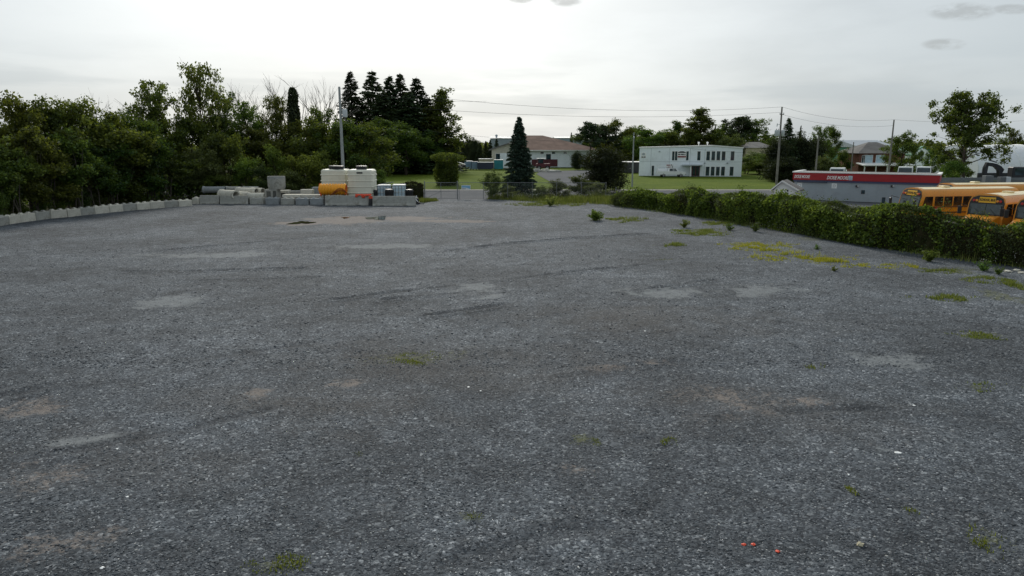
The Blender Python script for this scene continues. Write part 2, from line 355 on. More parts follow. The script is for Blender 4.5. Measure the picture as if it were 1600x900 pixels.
M_ASPHALT = ground_material('asphalt', (0.105, 0.11, 0.118), (0.125, 0.13, 0.138), (0.092, 0.097, 0.104), 0.15, 2.0, 0.01)
M_DUSTY = ground_material('road_shoulder', (0.26, 0.25, 0.23), (0.30, 0.29, 0.26), (0.20, 0.20, 0.18), 0.15, 2.0, 0.02)
def sheet(name, poly, z, m):
    mb = MB(); mb.add([(x, y, z) for x, y in poly], [tuple(range(len(poly)))]); return tag(mb.build(name, m), kind='structure')
sheet('ground', [(-2500, -400), (2500, -400), (2500, 4500), (-2500, 4500)], -0.10, M_GROUND)
sheet('thicket_floor', [(-140, 20), (-43, 20), (-42, 66), (-36, 79), (-14, 80), (-20, 92), (-28, 125), (-60, 190), (-140, 200)], -0.06, M_EARTH)
sheet('road', [(-60, 91), (160, 91), (160, 104), (-60, 104)], -0.05, M_ASPHALT)
sheet('road_shoulder', [(-60, 104), (160, 104), (160, 106.2), (-60, 106.2)], -0.055, M_DUSTY)
sheet('bus_yard', [(14.5, 75), (32, 39), (44, 14), (140, 14), (140, 89), (16, 89)], -0.05, M_ASPHALT)
dv = [G(875, 292, -0.05), G(930, 291, -0.05), G(935, 266, -0.05), G(845, 267, -0.05), G(838, 272, -0.05)]
sheet('driveway', [(p.x, p.y) for p in dv], -0.047, M_ASPHALT)
sheet('entrance_lane', [(-10.6, 84.5), (-3.5, 84.5), (-2.5, 92), (-12, 92)], -0.04, M_ASPHALT)
# gravel lot: a fine relief sheet; its masks hold the shapes of the dry silt, dust, moss and brown patches and of the darkened ruts
LOTP = [(-60, 2), (52, 2), (41, 17), (31.5, 37), (12.5, 76.5), (11, 85.5), (-20, 85.5), (-34, 80.5), (-41.5, 69.5), (-44, 60), (-50, 40)]
STEP = 0.18
gx = np.arange(-50, 46, STEP); gy = np.arange(2.5, 86.2, STEP)
GX, GY = np.meshgrid(gx, gy); X, Y = GX.ravel(), GY.ravel()
def inside(poly, x, y):
    c = np.zeros(len(x), bool); n = len(poly)
    for i in range(n):
        (x1, y1), (x2, y2) = poly[i], poly[(i + 1) % n]
        k = ((y1 > y) != (y2 > y)) & (x < (x2 - x1) * (y - y1) / (y2 - y1 + 1e-12) + x1); c ^= k
    return c
def patch(px, py, wx, hy, x=None, y=None, edge=0.5):
    """soft irregular ground patch: centre seen at px,py, wx by hy photo pixels across"""
    c = G(px, py); w = abs(G(px + wx / 2, py).x - c.x); top = G(px, max(py - hy / 2, 240)).y; bot = G(px, py + hy / 2).y
    h = max(0.25, (top - bot) / 2); cy = (top + bot) / 2
    x, y = (X, Y) if x is None else (x, y)
    d = np.sqrt(((x - c.x) / w) ** 2 + ((y - cy) / h) ** 2)
    d = d + (fbm(x, y, max(0.6, min(w, h)), 31) - 0.5) * 1.3
    d = d + (fbm(x, y, 0.55, 37) - 0.5) * 0.9
    return np.clip((1.0 - d) / edge, 0, 1)
Z = 0.02 + 0.07 * (fbm(X, Y, 14, 3, 3) - 0.5) + 0.05 * (fbm(X, Y, 1.6, 11, 3) - 0.5)
def seg_dist(pts):
    best = np.full(len(X), 1e9)
    for (ax, ay), (bx, by) in zip(pts[:-1], pts[1:]):
        L2 = (bx - ax) ** 2 + (by - ay) ** 2; t = np.clip(((X - ax) * (bx - ax) + (Y - ay) * (by - ay)) / L2, 0, 1)
        best = np.minimum(best, np.hypot(X - ax - t * (bx - ax), Y - ay - t * (by - ay)))
    return best
ruts = [[(150, 400), (300, 388), (480, 372), (640, 360)], [(200, 425), (340, 424), (470, 420)], [(520, 470), (700, 448), (860, 430), (1000, 415), (1080, 405)],
        [(600, 470), (760, 455), (900, 462), (1000, 455), (1120, 438)], [(660, 495), (720, 488), (790, 476)], [(1220, 505), (1262, 512), (1290, 528)],
        [(0, 620), (180, 585), (330, 560), (600, 520)], [(60, 715), (200, 690), (340, 660), (420, 640)], [(880, 590), (1000, 570), (1120, 562), (1240, 552)],
        [(700, 880), (900, 830), (1100, 815), (1300, 780)], [(1000, 690), (1150, 650), (1330, 640), (1560, 655)], [(280, 440), (420, 437), (600, 430)],
        [(700, 392), (800, 380), (900, 372), (1010, 366)], [(430, 505), (560, 498), (640, 486)]]
rutm = np.zeros(len(X))
for k, r in enumerate(ruts):
    g = [(G(*p).x, G(*p).y) for p in r]; d = seg_dist(g) + (fbm(X, Y, 0.9, 51 + k, 2) - 0.5) * 0.5
    wob = np.clip(fbm(X, Y, 5, 71 + k, 2) * 2.4 - 0.7, 0, 1)
    Z += wob * (0.085 * np.exp(-((d - 0.28) / 0.14) ** 2) - 0.06 * np.exp(-(d / 0.2) ** 2)); rutm += wob * np.exp(-(d / 0.22) ** 2)
silt = np.zeros(len(X)); dust = np.zeros(len(X)); moss = np.zeros(len(X)); brown = np.zeros(len(X))
for a in [(405, 614, 70, 22), (545, 602, 80, 26), (960, 576, 150, 16), (1020, 568, 120, 14), (1130, 625, 190, 55), (1255, 628, 120, 40), (75, 742, 160, 60), (120, 845, 230, 80), (60, 640, 150, 46), (900, 735, 110, 30)]:
    silt = np.maximum(silt, patch(*a, edge=1.0) * 1.0)
for a in [(545, 344, 150, 13), (640, 341, 150, 7), (470, 349, 110, 8), (690, 345, 160, 6)]: silt = np.maximum(silt, patch(*a, edge=0.4))
for a in [(260, 474, 140, 34), (745, 452, 110, 22), (760, 466, 90, 18), (1040, 462, 150, 22), (1180, 456, 160, 22), (1400, 565, 200, 30), (140, 690, 160, 24), (600, 385, 260, 12), (1380, 705, 60, 10), (330, 400, 260, 18)]:
    dust = np.maximum(dust, patch(*a, edge=.6))
for a in [(1250, 402, 170, 22), (1190, 385, 150, 18), (1100, 362, 130, 14), (970, 344, 90, 9), (1380, 415, 170, 14), (1500, 425, 180, 20), (1495, 467, 80, 14), (1540, 606, 110, 18), (1530, 526, 110, 18), (1050, 384, 60, 8), (1040, 406, 34, 5),
          (430, 880, 170, 46), (735, 805, 80, 36), (1555, 850, 90, 80), (1150, 348, 120, 12), (1580, 470, 70, 50), (920, 690, 90, 26), (660, 560, 220, 40), (1300, 372, 200, 12), (850, 318, 200, 8)]:
    moss = np.maximum(moss, patch(*a, edge=.8))
for a in [(700, 570, 700, 90), (200, 720, 500, 160), (1150, 640, 500, 130), (1000, 500, 700, 50), (450, 640, 500, 110)]: brown = np.maximum(brown, patch(*a, edge=1.0))
Z -= silt * 0.01
me_ok = inside(LOTP, X, Y)
nyy, nxx = GX.shape
i0 = (np.arange(nyy - 1)[:, None] * nxx + np.arange(nxx - 1)[None]).ravel()
faces = np.stack([i0, i0 + 1, i0 + nxx + 1, i0 + nxx], 1); faces = faces[me_ok[faces].all(1)]
used = np.unique(faces); remap = np.full(len(X), -1); remap[used] = np.arange(len(used))
def gravel_material():
    m, t, out = nodes('crushed_gravel'); v = N(t, 'ShaderNodeTexCoord').outputs['Object']
    at_ = N(t, 'ShaderNodeAttribute', attribute_name='patches'); sp = N(t, 'ShaderNodeSeparateColor'); t.links.new(at_.outputs['Color'], sp.inputs[0])
    at2 = N(t, 'ShaderNodeAttribute', attribute_name='patches_b'); sp2 = N(t, 'ShaderNodeSeparateColor'); t.links.new(at2.outputs['Color'], sp2.inputs[0])
    def vor(s, rnd=1.0):
        n = N(t, 'ShaderNodeTexVoronoi'); n.inputs['Scale'].default_value = s; n.inputs['Randomness'].default_value = rnd; t.links.new(v, n.inputs['Vector']); return n
    va, vb = vor(30), vor(15)
    sa = N(t, 'ShaderNodeSeparateColor'); t.links.new(va.outputs['Color'], sa.inputs[0]); sb = N(t, 'ShaderNodeSeparateColor'); t.links.new(vb.outputs['Color'], sb.inputs[0])
    cr = N(t, 'ShaderNodeValToRGB'); e = cr.color_ramp.elements; e[0].position = 0; e[0].color = (0.024, 0.028, 0.034, 1); e[1].position = 1; e[1].color = (0.36, 0.38, 0.40, 1)
    for p_, c_ in ((0.45, (0.056, 0.065, 0.076, 1)), (0.8, (0.100, 0.114, 0.130, 1)), (0.94, (0.17, 0.187, 0.207, 1))): e.new(p_).color = c_
    t.links.new(sa.outputs[0], cr.inputs[0])
    cr2 = N(t, 'ShaderNodeValToRGB'); e = cr2.color_ramp.elements; e[0].position = 0; e[0].color = (0.030, 0.035, 0.042, 1); e[1].position = 1; e[1].color = (0.30, 0.32, 0.34, 1)
    for p_, c_ in ((0.6, (0.074, 0.085, 0.097, 1)), (0.92, (0.135, 0.15, 0.165, 1))): e.new(p_).color = c_
    t.links.new(sb.outputs[0], cr2.inputs[0])
    cc = mixc(t, mrange(t, noise(t, v, 5.0, 3), 0.4, 0.6), cr.outputs[0], cr2.outputs[0])
    broad = mrange(t, noise(t, v, 0.16, 5, 0.6), 0.3, 0.7, 0.68, 1.25)
    mid = mrange(t, noise(t, v, 1.1, 5, 0.65), 0.25, 0.75, 0.70, 1.30)
    sc = N(t, 'ShaderNodeVectorMath', operation='SCALE'); t.links.new(cc, sc.inputs[0]); t.links.new(mth(t, 'MULTIPLY', broad, mid), sc.inputs[3])
    cc = sc.outputs[0]
    n3 = noise(t, v, 3.5, 6, 0.75); n8 = noise(t, v, 11, 4, 0.7)
    nmix = mth(t, 'ADD', mth(t, 'MULTIPLY', n3, 0.65), mth(t, 'MULTIPLY', n8, 0.35))
    nmix = mth(t, 'ADD', mth(t, 'MULTIPLY', nmix, 3.2), -1.1)
    def ragged(ch, lo=0.72, hi=1.28): return mrange(t, mth(t, 'ADD', mth(t, 'MULTIPLY', ch, 0.75), nmix), lo, hi)
    cc = mixc(t, mth(t, 'MULTIPLY', sp2.outputs[0], 0.42), cc, (0.070, 0.062, 0.054))
    cc = mixc(t, mth(t, 'MULTIPLY', ragged(sp.outputs[1]), 0.68), cc, (0.20, 0.216, 0.224))
    cc = mixc(t, mth(t, 'MULTIPLY', ragged(sp.outputs[0]), 0.78), cc, (0.195, 0.168, 0.150))
    cc = mixc(t, mth(t, 'MULTIPLY', ragged(sp.outputs[2], .95, 1.4), 0.5), cc, (0.110, 0.118, 0.026))
    cc = mixc(t, mth(t, 'MULTIPLY', sp2.outputs[1], 0.6), cc, (0.030, 0.033, 0.038))
    p = N(t, 'ShaderNodeBsdfPrincipled'); t.links.new(cc, p.inputs['Base Color']); p.inputs['Roughness'].default_value = 0.9; p.inputs['Specular IOR Level'].default_value = 0.16
    hgt = mth(t, 'ADD', mth(t, 'MULTIPLY', mth(t, 'SUBTRACT', 1.0, va.outputs['Distance']), sa.outputs[1]), mth(t, 'MULTIPLY', mth(t, 'SUBTRACT', 1.0, vb.outputs['Distance']), sb.outputs[1]))
    bn = N(t, 'ShaderNodeBump'); bn.inputs['Strength'].default_value = 0.7; bn.inputs['Distance'].default_value = 0.022
    t.links.new(hgt, bn.inputs['Height'])
    b2 = N(t, 'ShaderNodeBump'); b2.inputs['Strength'].default_value = 0.7; b2.inputs['Distance'].default_value = 0.06
    t.links.new(noise(t, v, 1.7, 6, 0.7), b2.inputs['Height']); t.links.new(b2.outputs[0], bn.inputs['Normal'])
    t.links.new(bn.outputs[0], p.inputs['Normal']); t.links.new(p.outputs[0], out.inputs[0]); return m
M_GRAVEL = gravel_material()
lot_me = np_mesh('gravel_lot', np.stack([X, Y, Z], 1)[used], remap[faces], M_GRAVEL)
for nm, chans in (('patches', (silt, dust, moss)), ('patches_b', (brown, np.clip(rutm, 0, 1), np.zeros(len(X))))):
    a = lot_me.color_attributes.new(nm, 'FLOAT_COLOR', 'POINT')
    a.data.foreach_set('color', np.stack([*chans, np.ones(len(X))], 1)[used].astype(np.float32).ravel())
lot_me.polygons.foreach_set('use_smooth', np.ones(len(faces), bool))
tag(link('gravel_lot', lot_me), kind='structure')
def lot_z(x, y):
    i = np.clip(((np.asarray(y) - gy[0]) / STEP).astype(int), 0, nyy - 1); j = np.clip(((np.asarray(x) - gx[0]) / STEP).astype(int), 0, nxx - 1)
    return Z[i * nxx + j]
# loose crushed stone lying on the lot
def stones(n, ylo, yhi, smin, smax, power):
    y = ylo + (yhi - ylo) * rng.random(n) ** power; x = (rng.random(n) - 0.5) * 2 * (y * 0.80 + 1.5)
    ii = np.clip(((y - gy[0]) / STEP).astype(int), 0, nyy - 1) * nxx + np.clip(((x - gx[0]) / STEP).astype(int), 0, nxx - 1)
    ok = inside(LOTP, x, y) & (rng.random(n) > .75 * np.maximum(silt[ii], dust[ii])); x, y = x[ok], y[ok]; n = len(x)
    s = smin + (smax - smin) * rng.random(n) ** 3.0
    o = np.array([(1,0,0),(0,1,0),(-1,0,0),(0,-1,0),(0,0,1),(0,0,-0.6)], float)
    v = o[None] * (0.6 + 0.8 * rng.random((n, 6, 1))) + (rng.random((n, 6, 3)) - 0.5) * 0.7
    v *= s[:, None, None] * np.array([1.0, 0.8, 0.36]); a = rng.random(n) * 6.283; ca, sa_ = np.cos(a)[:, None], np.sin(a)[:, None]
    vx, vy = v[..., 0] * ca - v[..., 1] * sa_, v[..., 0] * sa_ + v[..., 1] * ca
    V = np.stack([vx + x[:, None], vy + y[:, None], v[..., 2] + lot_z(x, y)[:, None] + s[:, None] * 0.12], 2).reshape(-1, 3)
    f = np.array([(0,1,4),(1,2,4),(2,3,4),(3,0,4),(1,0,5),(2,1,5),(3,2,5),(0,3,5)])
    return V, (f[None] + np.arange(n)[:, None, None] * 6).reshape(-1, 3)
def stone_material():
    m, t, out = nodes('loose_stone'); g = N(t, 'ShaderNodeNewGeometry'); cr = N(t, 'ShaderNodeValToRGB'); e = cr.color_ramp.elements
    e[0].color = (0.045, 0.052, 0.060, 1); e[1].color = (0.52, 0.53, 0.52, 1)
    for p_, c_ in ((0.5, (0.085, 0.097, 0.110, 1)), (0.8, (0.15, 0.166, 0.182, 1)), (0.93, (0.25, 0.27, 0.285, 1)), (0.985, (0.34, 0.34, 0.33, 1))): e.new(p_).color = c_
    t.links.new(g.outputs['Random Per Island'], cr.inputs[0])
    p = N(t, 'ShaderNodeBsdfPrincipled'); t.links.new(cr.outputs[0], p.inputs['Base Color']); p.inputs['Roughness'].default_value = 0.85; p.inputs['Specular IOR Level'].default_value = 0.2
    t.links.new(p.outputs[0], out.inputs[0]); return m
M_STONE = stone_material()
parts_ = [stones(120000, 7.5, 22, 0.008, 0.032, 1.25), stones(22000, 20, 45, 0.02, 0.055, 1.3), stones(2500, 40, 84, 0.03, 0.07, 1.0)]
off = 0; Vs, Fs = [], []
for V_, F_ in parts_: Vs.append(V_); Fs.append(F_ + off); off += len(V_)
tag(link('gravel', np_mesh('gravel', np.concatenate(Vs), np.concatenate(Fs), M_STONE)), 'loose grey crushed stone strewn over the lot surface', 'gravel', kind='stuff')
# puddles
def water_material():
    m, t, out = nodes('puddle_water'); v = N(t, 'ShaderNodeTexCoord').outputs['Object']
    p = N(t, 'ShaderNodeBsdfPrincipled'); setin(t, p.inputs['Base Color'], mixc(t, noise(t, v, 0.8), (0.030, 0.030, 0.016), (0.050, 0.048, 0.026)))
    p.inputs['Roughness'].default_value = 0.02; p.inputs['Specular IOR Level'].default_value = 0.5
    t.links.new(p.outputs[0], out.inputs[0]); return m
M_WATER = water_material()
def puddle(px, py, wpx, hpx, seed):
    c = G(px, py); w = wpx / 2 * c.y / FPX; h = (G(px, py - hpx / 2).y - G(px, py + hpx / 2).y) / 2
    pts = []
    for k in range(36):
        a = 2 * math.pi * k / 36; r = 0.8 + 0.35 * math.sin(2 * a + seed) * 0.5 + 0.22 * math.sin(3 * a + seed * 2) + 0.1 * math.sin(7 * a)
        pts.append((c.x + w * r * math.cos(a), c.y + h * r * math.sin(a)))
    zz = float(max(lot_z(np.array([p[0] for p in pts]), np.array([p[1] for p in pts])))) + 0.006
    mb = MB(); mb.add([(x, y, zz) for x, y in pts], [tuple(range(36))]); tag(mb.build('puddle', M_WATER), kind='structure')
puddle(471, 348, 38, 6, 1); puddle(590, 341, 34, 7.5, 2.2); puddle(540, 340.5, 14, 2.5, 3.1)
# ------------------------------------------------------------------ foliage builders
def leaves(points, size, aspect=1.7, up=0.0, out_dir=None, droop=0.0):
    """one rhombus leaf per point"""
    n = len(points); d = rng.normal(size=(n, 3)); d[:, 2] -= droop
    if out_dir is not None: d = d * 0.8 + out_dir
    d /= np.linalg.norm(d, axis=1, keepdims=True)
    q = rng.normal(size=(n, 3)); q[:, 2] += up; q -= d * (q * d).sum(1, keepdims=True); q /= np.linalg.norm(q, axis=1, keepdims=True)
    side = np.cross(d, q); s = (size * (0.6 + 0.8 * rng.random(n)))[:, None] if np.isscalar(size) else size[:, None]
    a, b = points - d * s * 0.5, points + d * s * 0.5; w = side * s * 0.5 / aspect; fold = q * s * 0.08
    V = np.stack([a, points + w + fold, b, points - w + fold], 1).reshape(-1, 3)
    return V, np.arange(n * 4).reshape(n, 4)
def merge(list_vf):
    o, V, F = 0, [], []
    for v, f in list_vf: V.append(v); F.append(f + o); o += len(v)
    return np.concatenate(V), np.concatenate(F)
def decid(seed, H=10.0, W=6.0, low=0.12, limbs=16, n=9000, leaf=0.24, shape='oval', multi=1, m=L_DEC, lobe=0.16, wood=M_BARK, spread=0.5):
    """a broad-leaved tree: forked limbs carrying many leaf clumps; returns trunk mesh, crown mesh"""
    global rng
    rr = random.Random(seed); rng = np.random.default_rng(seed); wd = MB(); lobes = []
    def width(h):
        if shape == 'poplar': return (0.55 + 0.45 * math.sin(math.pi * min(1, h * 1.1))) * (1 - h ** 4)
        if shape == 'spread': return math.sin(math.pi * (0.22 + 0.70 * h)) ** 0.7
        if shape == 'shrub': return math.sqrt(max(0, 1 - (h * 0.98) ** 2.2)) * (0.75 + 0.25 * h)
        return math.sin(math.pi * (0.12 + 0.80 * h)) ** 0.8
    for s_ in range(multi):
        bx, by = (rr.uniform(-.12, .12) * W, rr.uniform(-.12, .12) * W) if multi > 1 else (0, 0)
        tx, ty = (rr.uniform(-.22, .22) * W, rr.uniform(-.22, .22) * W) if multi > 1 else (rr.uniform(-.05, .05) * W, rr.uniform(-.05, .05) * W)
        top = H * rr.uniform(0.72, 0.9) if multi > 1 else H * (0.70 if shape == 'spread' else 0.88)
        trunk = [Vector((bx + (tx - bx) * k / 6 + rr.uniform(-.03, .03) * W * (k > 0), by + (ty - by) * k / 6 + rr.uniform(-.03, .03) * W * (k > 0), top * k / 6)) for k in range(7)]
        r0 = H * 0.016 / math.sqrt(multi)
        wd.tube(trunk, [r0 * (1.25 - 1.1 * k / 6) for k in range(7)], 6)
        lobes.append((trunk[-1], lobe * W * 0.7)); lobes.append((trunk[-1] * 0.985 + Vector((0, 0, H * .05)), lobe * W * 0.55))
        for i in range(limbs // multi):
            h0 = low + (0.82 - low) * (i + rr.random()) / (limbs // multi); k = min(h0 * H / top * 6, 5.9); p0 = trunk[int(k)].lerp(trunk[int(k) + 1], k % 1)
            az = i * 2.4 + rr.uniform(-.5, .5); h1 = min(0.97, h0 + (rr.uniform(0.08, 0.30) if shape == 'spread' else rr.uniform(0.04, 0.22))); rad = W / 2 * width(h1) * rr.uniform(0.6, 1.05)
            p2 = Vector((p0.x * .5 + rad * math.cos(az), p0.y * .5 + rad * math.sin(az), H * h1)); p1 = p0.lerp(p2, 0.5) + Vector((0, 0, -0.02 * H + rr.uniform(0, .04) * H))
            wd.tube([p0, p1, p2], [r0 * 0.42, r0 * 0.26, r0 * 0.08], 4, False)
            lobes.append((p2, lobe * W * rr.uniform(0.55, 1.0))); lobes.append((p1.lerp(p2, 0.35), lobe * W * rr.uniform(0.5, 0.95)))
            for j in range(3):
                e = p1.lerp(p2, rr.uniform(0.1, 0.9)) + Vector((rr.gauss(0, 1), rr.gauss(0, 1), rr.gauss(0.4, 0.8))) * W * 0.11
                wd.tube([p1.lerp(p2, rr.uniform(0, .5)), e], [r0 * 0.16, r0 * 0.05], 3, False); lobes.append((e, lobe * W * rr.uniform(0.35, 0.75)))
    zq = np.quantile([c.z for c, _ in lobes], .965 if shape == 'spread' else 1.0); lobes = [(Vector((c.x, c.y, min(c.z, zq))), r) for c, r in lobes]
    wts = np.array([r * r for _, r in lobes]); cnt = rng.multinomial(n, wts / wts.sum()); P = []
    for (c, r), k in zip(lobes, cnt):
        d = rng.normal(size=(k, 3)); d /= np.linalg.norm(d, axis=1, keepdims=True) + 1e-9
        rad = r * (0.25 + 0.75 * rng.random((k, 1)) ** spread) * (1 + 0.35 * rng.normal(size=(k, 1)))
        P.append(np.array(c) + d * rad * np.array([1, 1, 0.8]))
    P = np.concatenate(P); P = P[P[:, 2] > 0.03 * H]
    V, F = leaves(P, leaf, 1.6, 0.9)
    tm = bpy.data.meshes.new('trunk'); tm.from_pydata(wd.v, [], wd.f); tm.materials.append(wood)
    zmax = np.percentile(V[:, 2], 99.9); 
    return dict(trunk=tm, crown=np_mesh('crown', V, F, m), H=float(zmax), W=W)
def conifer(seed, H=12.0, W=5.0, low=0.05, n_whorl=34, per=7, m=L_CON, leaf=0.3, dens=16, full=0.85, ragged=0.25):
    global rng
    rr = random.Random(seed); rng = np.random.default_rng(seed); wd = MB(); P, D = [], []
    wd.tube([(0, 0, 0), (0, 0, H * 0.5), (0, 0, H * 0.99)], [H * 0.015, H * 0.009, 0.01], 7)
    for i in range(n_whorl):
        h = low + (0.985 - low) * (i / n_whorl) ** 0.95
        for j in range(per):
            az = rr.uniform(0, 6.283); hh = h + rr.uniform(-.012, .012); L = W / 2 * (1 - hh) ** full * rr.uniform(1 - ragged, 1 + ragged * .6) + 0.12
            z0 = H * hh; tip = Vector((L * math.cos(az), L * math.sin(az), z0 - L * rr.uniform(.10, .32) + L * .05)); root = Vector((0, 0, z0)); mid = root.lerp(tip, .55) + Vector((0, 0, -.05 * L))
            if j % 2 == 0: wd.tube([root, mid, tip], [0.03, 0.02, 0.008], 3, False)
            k = max(5, int(dens * L)); t_ = np.sqrt(rng.random(k)); out = np.array([math.cos(az), math.sin(az), -0.25]); sd_ = np.array([-math.sin(az), math.cos(az), 0])
            base = np.array(root) + (np.array(tip) - np.array(root)) * t_[:, None]
            sp_ = (rng.random(k) - .5) * 2 * (0.12 + 0.30 * L * (1 - t_ * .65)) * .8
            P.append(base + sd_ * sp_[:, None] + np.array([0, 0, -1]) * (rng.random((k, 1)) * 0.16)); D.append(out * 1.1 + sd_ * np.sign(sp_)[:, None] * .7)
    P, D = np.concatenate(P), np.concatenate(D); V, F = leaves(P, leaf, 2.6, 1.2, D)
    tm = bpy.data.meshes.new('trunk'); tm.from_pydata(wd.v, [], wd.f); tm.materials.append(M_BARK)
    return dict(trunk=tm, crown=np_mesh('crown', V, F, m), H=H, W=W)
def bare(seed, H=10.0, W=3.0):
    rr = random.Random(seed); wd = MB()
    def grow(p, d, L, r, lev):
        q = p + d * L; wd.tube([p, p.lerp(q, .5) + Vector((rr.gauss(0, .03), rr.gauss(0, .03), 0)) * L, q], [r, r * .8, r * .62], 5 if lev < 2 else 3, False)
        if lev >= 4: return
        for k in range(rr.choice([2, 3, 3])):
            nd = (d + Vector((rr.gauss(0, .34), rr.gauss(0, .34), rr.uniform(0, .25)))).normalized(); grow(p.lerp(q, rr.uniform(.55, 1)), nd, L * rr.uniform(.5, .8), r * .5, lev + 1)
    grow(Vector((0, 0, 0)), Vector((rr.gauss(0, .04), rr.gauss(0, .04), 1)).normalized(), H * .42, H * .012, 0)
    zm = max(v[2] for v in wd.v); tm = bpy.data.meshes.new('trunk'); tm.from_pydata(wd.v, [], wd.f); tm.materials.append(M_DEADWOOD)
    return dict(trunk=tm, crown=None, H=zm, W=W)
OAK = [decid(100 + i, 10, 6.5, n=10500, leaf=0.25, limbs=11 + i, lobe=.17, spread=.33) for i in range(5)]
OPEN = [decid(124 + i, 10, 7.0, low=0.25, n=6800, leaf=0.24, limbs=30, lobe=0.105, shape='spread') for i in range(3)]
POP = [decid(140 + i, 12, 4.6, low=0.10, n=9000, leaf=0.26, limbs=26, shape='poplar', lobe=0.17) for i in range(2)]
SHR = [decid(160 + i, 5, 5.0, low=0.05, n=8000, leaf=0.19, limbs=16, shape='shrub', multi=4, m=L_SHRUB, lobe=0.16, spread=.35) for i in range(4)]
WIL = [decid(180 + i, 5, 4.4, low=0.06, n=6500, leaf=0.20, limbs=20, shape='shrub', multi=4, m=L_GREY, lobe=0.17) for i in range(2)]
STEM = [decid(200 + i, 8, 4.5, low=0.10, n=8500, leaf=0.22, limbs=24, shape='oval', multi=5, m=L_DEC, lobe=0.15, wood=M_STEM, spread=.4) for i in range(3)]
SPR = [conifer(220 + i, 14, 7.4, n_whorl=44, per=9, leaf=0.40, dens=17, full=.90, ragged=0.42) for i in range(3)]
BLU = conifer(230, 10.8, 5.2, low=0.02, n_whorl=54, per=12, m=L_BLUE, leaf=0.30, dens=30, full=0.78, ragged=0.24)
CED = [decid(240 + i, 6.4, 5.6, low=0.02, n=20000, leaf=0.20, limbs=46, shape='shrub', m=L_CEDAR, lobe=0.19, spread=0.4) for i in range(2)]
PINE = [decid(250 + i, 10, 6.0, low=0.40, n=5200, leaf=0.26, limbs=16, shape='spread', m=L_CON, lobe=0.11) for i in range(2)]
BARE = [bare(260 + i) for i in range(4)]
NAMES = {}
def plant(proto, name, px, topy, Y, label, cat='tree', wpx=None, group=None, base=0.0, rz=None):
    p = at(px, topy, Y); h = p.z - base; s = h / proto['H']; sw = s if wpx is None else (wpx * Y / FPX) / proto['W']
    o = thing(name, label, cat, (p.x, Y, base - 0.08), random.uniform(0, 6.28) if rz is None else rz, group); o.scale = (sw, sw, s)
    link('trunk', proto['trunk'], o)
    if proto['crown']: link('crown', proto['crown'], o)
    return o
# ------------------------------------------------------------------ buildings
class Facade:
    """a front wall standing on the ground between two points; u runs along it, z up, y into the building"""
    def __init__(s, L, Rr):
        s.L = Vector((L[0], L[1], 0)); s.d = Vector((Rr[0] - L[0], Rr[1] - L[1], 0)); s.W = s.d.length; s.d.normalize()
        s.n = Vector((-s.d.y, s.d.x, 0)); s.rz = math.atan2(s.d.y, s.d.x)
    def uz(s, px, py):
        d = ray(px, py); o = Vector((0, 0, CAM_H)); t = (s.L - o).dot(s.n) / d.dot(s.n); p = o + d * t
        return (p - s.L).dot(s.d), p.z
def window(root, u0, u1, z0, z1, name='window', glass=None, frame=None, fr=0.05, y=0.0):
    w = MB().box(u0, u1, y - 0.03, y + 0.02, z0, z1).build(name, glass or M_GLASS, root)
    MB().box(u0 - fr, u1 + fr, y - 0.045, y + 0.01, z1, z1 + fr).box(u0 - fr, u1 + fr, y - 0.06, y + 0.01, z0 - fr, z0).box(u0 - fr, u0, y - 0.045, y + 0.01, z0, z1).box(u1, u1 + fr, y - 0.045, y + 0.01, z0, z1).build('frame', frame or M_TRIMW, w)
    return w
# white two-storey office on the lawn
f = Facade(G(998, 274.6), G(1158, 276.1))
t = thing('office_building', 'white two-storey flat-roofed office with tall narrow windows on the lawn', 'building', f.L, f.rz)
Hh = f.uz(1158, 231.5)[1]; pk = f.uz(1110, 228)[1]; W = f.W
MB().prism([(0, 0), (W, 0), (W, Hh), (W * 0.72, pk), (0, Hh + .05)], 0, 14).build('wall', M_WALLW, t)
MB().prism([(-.15, Hh + .0), (W * .72, pk - .05), (W + .15, Hh - .05), (W + .15, Hh + .17), (W * .72, pk + .17), (-.15, Hh + .22)], -.15, 14.15).build('roof_cap', M_TRIMW, t)
for px in (1017, 1046, 1078, 1101):
    u = f.uz(px, 250)[0]; MB().box(u - .03, u + .03, -.012, .01, 0.1, Hh - .1).build('wall_seam', M_SEAM, t)
u0 = f.uz(998, 250)[0]; MB().box(0.1, W - .1, -.010, .01, 2.98, 3.03).build('wall_seam', M_SEAM, t)
for px, w_ in ((1052, 1.5), (1056.5, 1.5), (1074, 1.5), (1092, 2), (1106.5, 2.3), (1114.5, 2.3), (1122.5, 2.3), (1130.5, 2.3), (1144.5, 2.3)):
    a, zt = f.uz(px - w_, 236.5); b, zb = f.uz(px + w_, 250.5); window(t, a, b, zb, zt)
for px in (1105.5, 1113.5, 1121.5, 1129.5, 1143):
    a, zt = f.uz(px - 2.4, 260.5); b, zb = f.uz(px + 2.4, 274.5); window(t, a, b, zb, zt)
a, zt = f.uz(1081, 259.5); b, zb = f.uz(1093, 275)
dr = MB().box(a, b, -.03, .02, 0.05, zt).build('door', M_DARKRED, t); MB().box(a + .2, (a + b) / 2 - .08, -.05, -.032, .15, zt - .1).box((a + b) / 2 + .08, b - .2, -.05, -.032, .15, zt - .1).build('pane', M_GLASS, dr)
a, zt = f.uz(1065, 257.5); b, zb = f.uz(1097, 259); MB().cbox(a, b, -1.6, 0.01, zb, zt + .08, .03).build('canopy', M_SEAM, t)
a = f.uz(1079, 260)[0]; MB().box(a - .12, a + .12, -1.4, -1.16, 0, zb).build('canopy_post', M_TRIMW, t)
a, zt = f.uz(1018.5, 259); b, zb = f.uz(1021.5, 273); window(t, a, b, 0.05, zt, 'door')
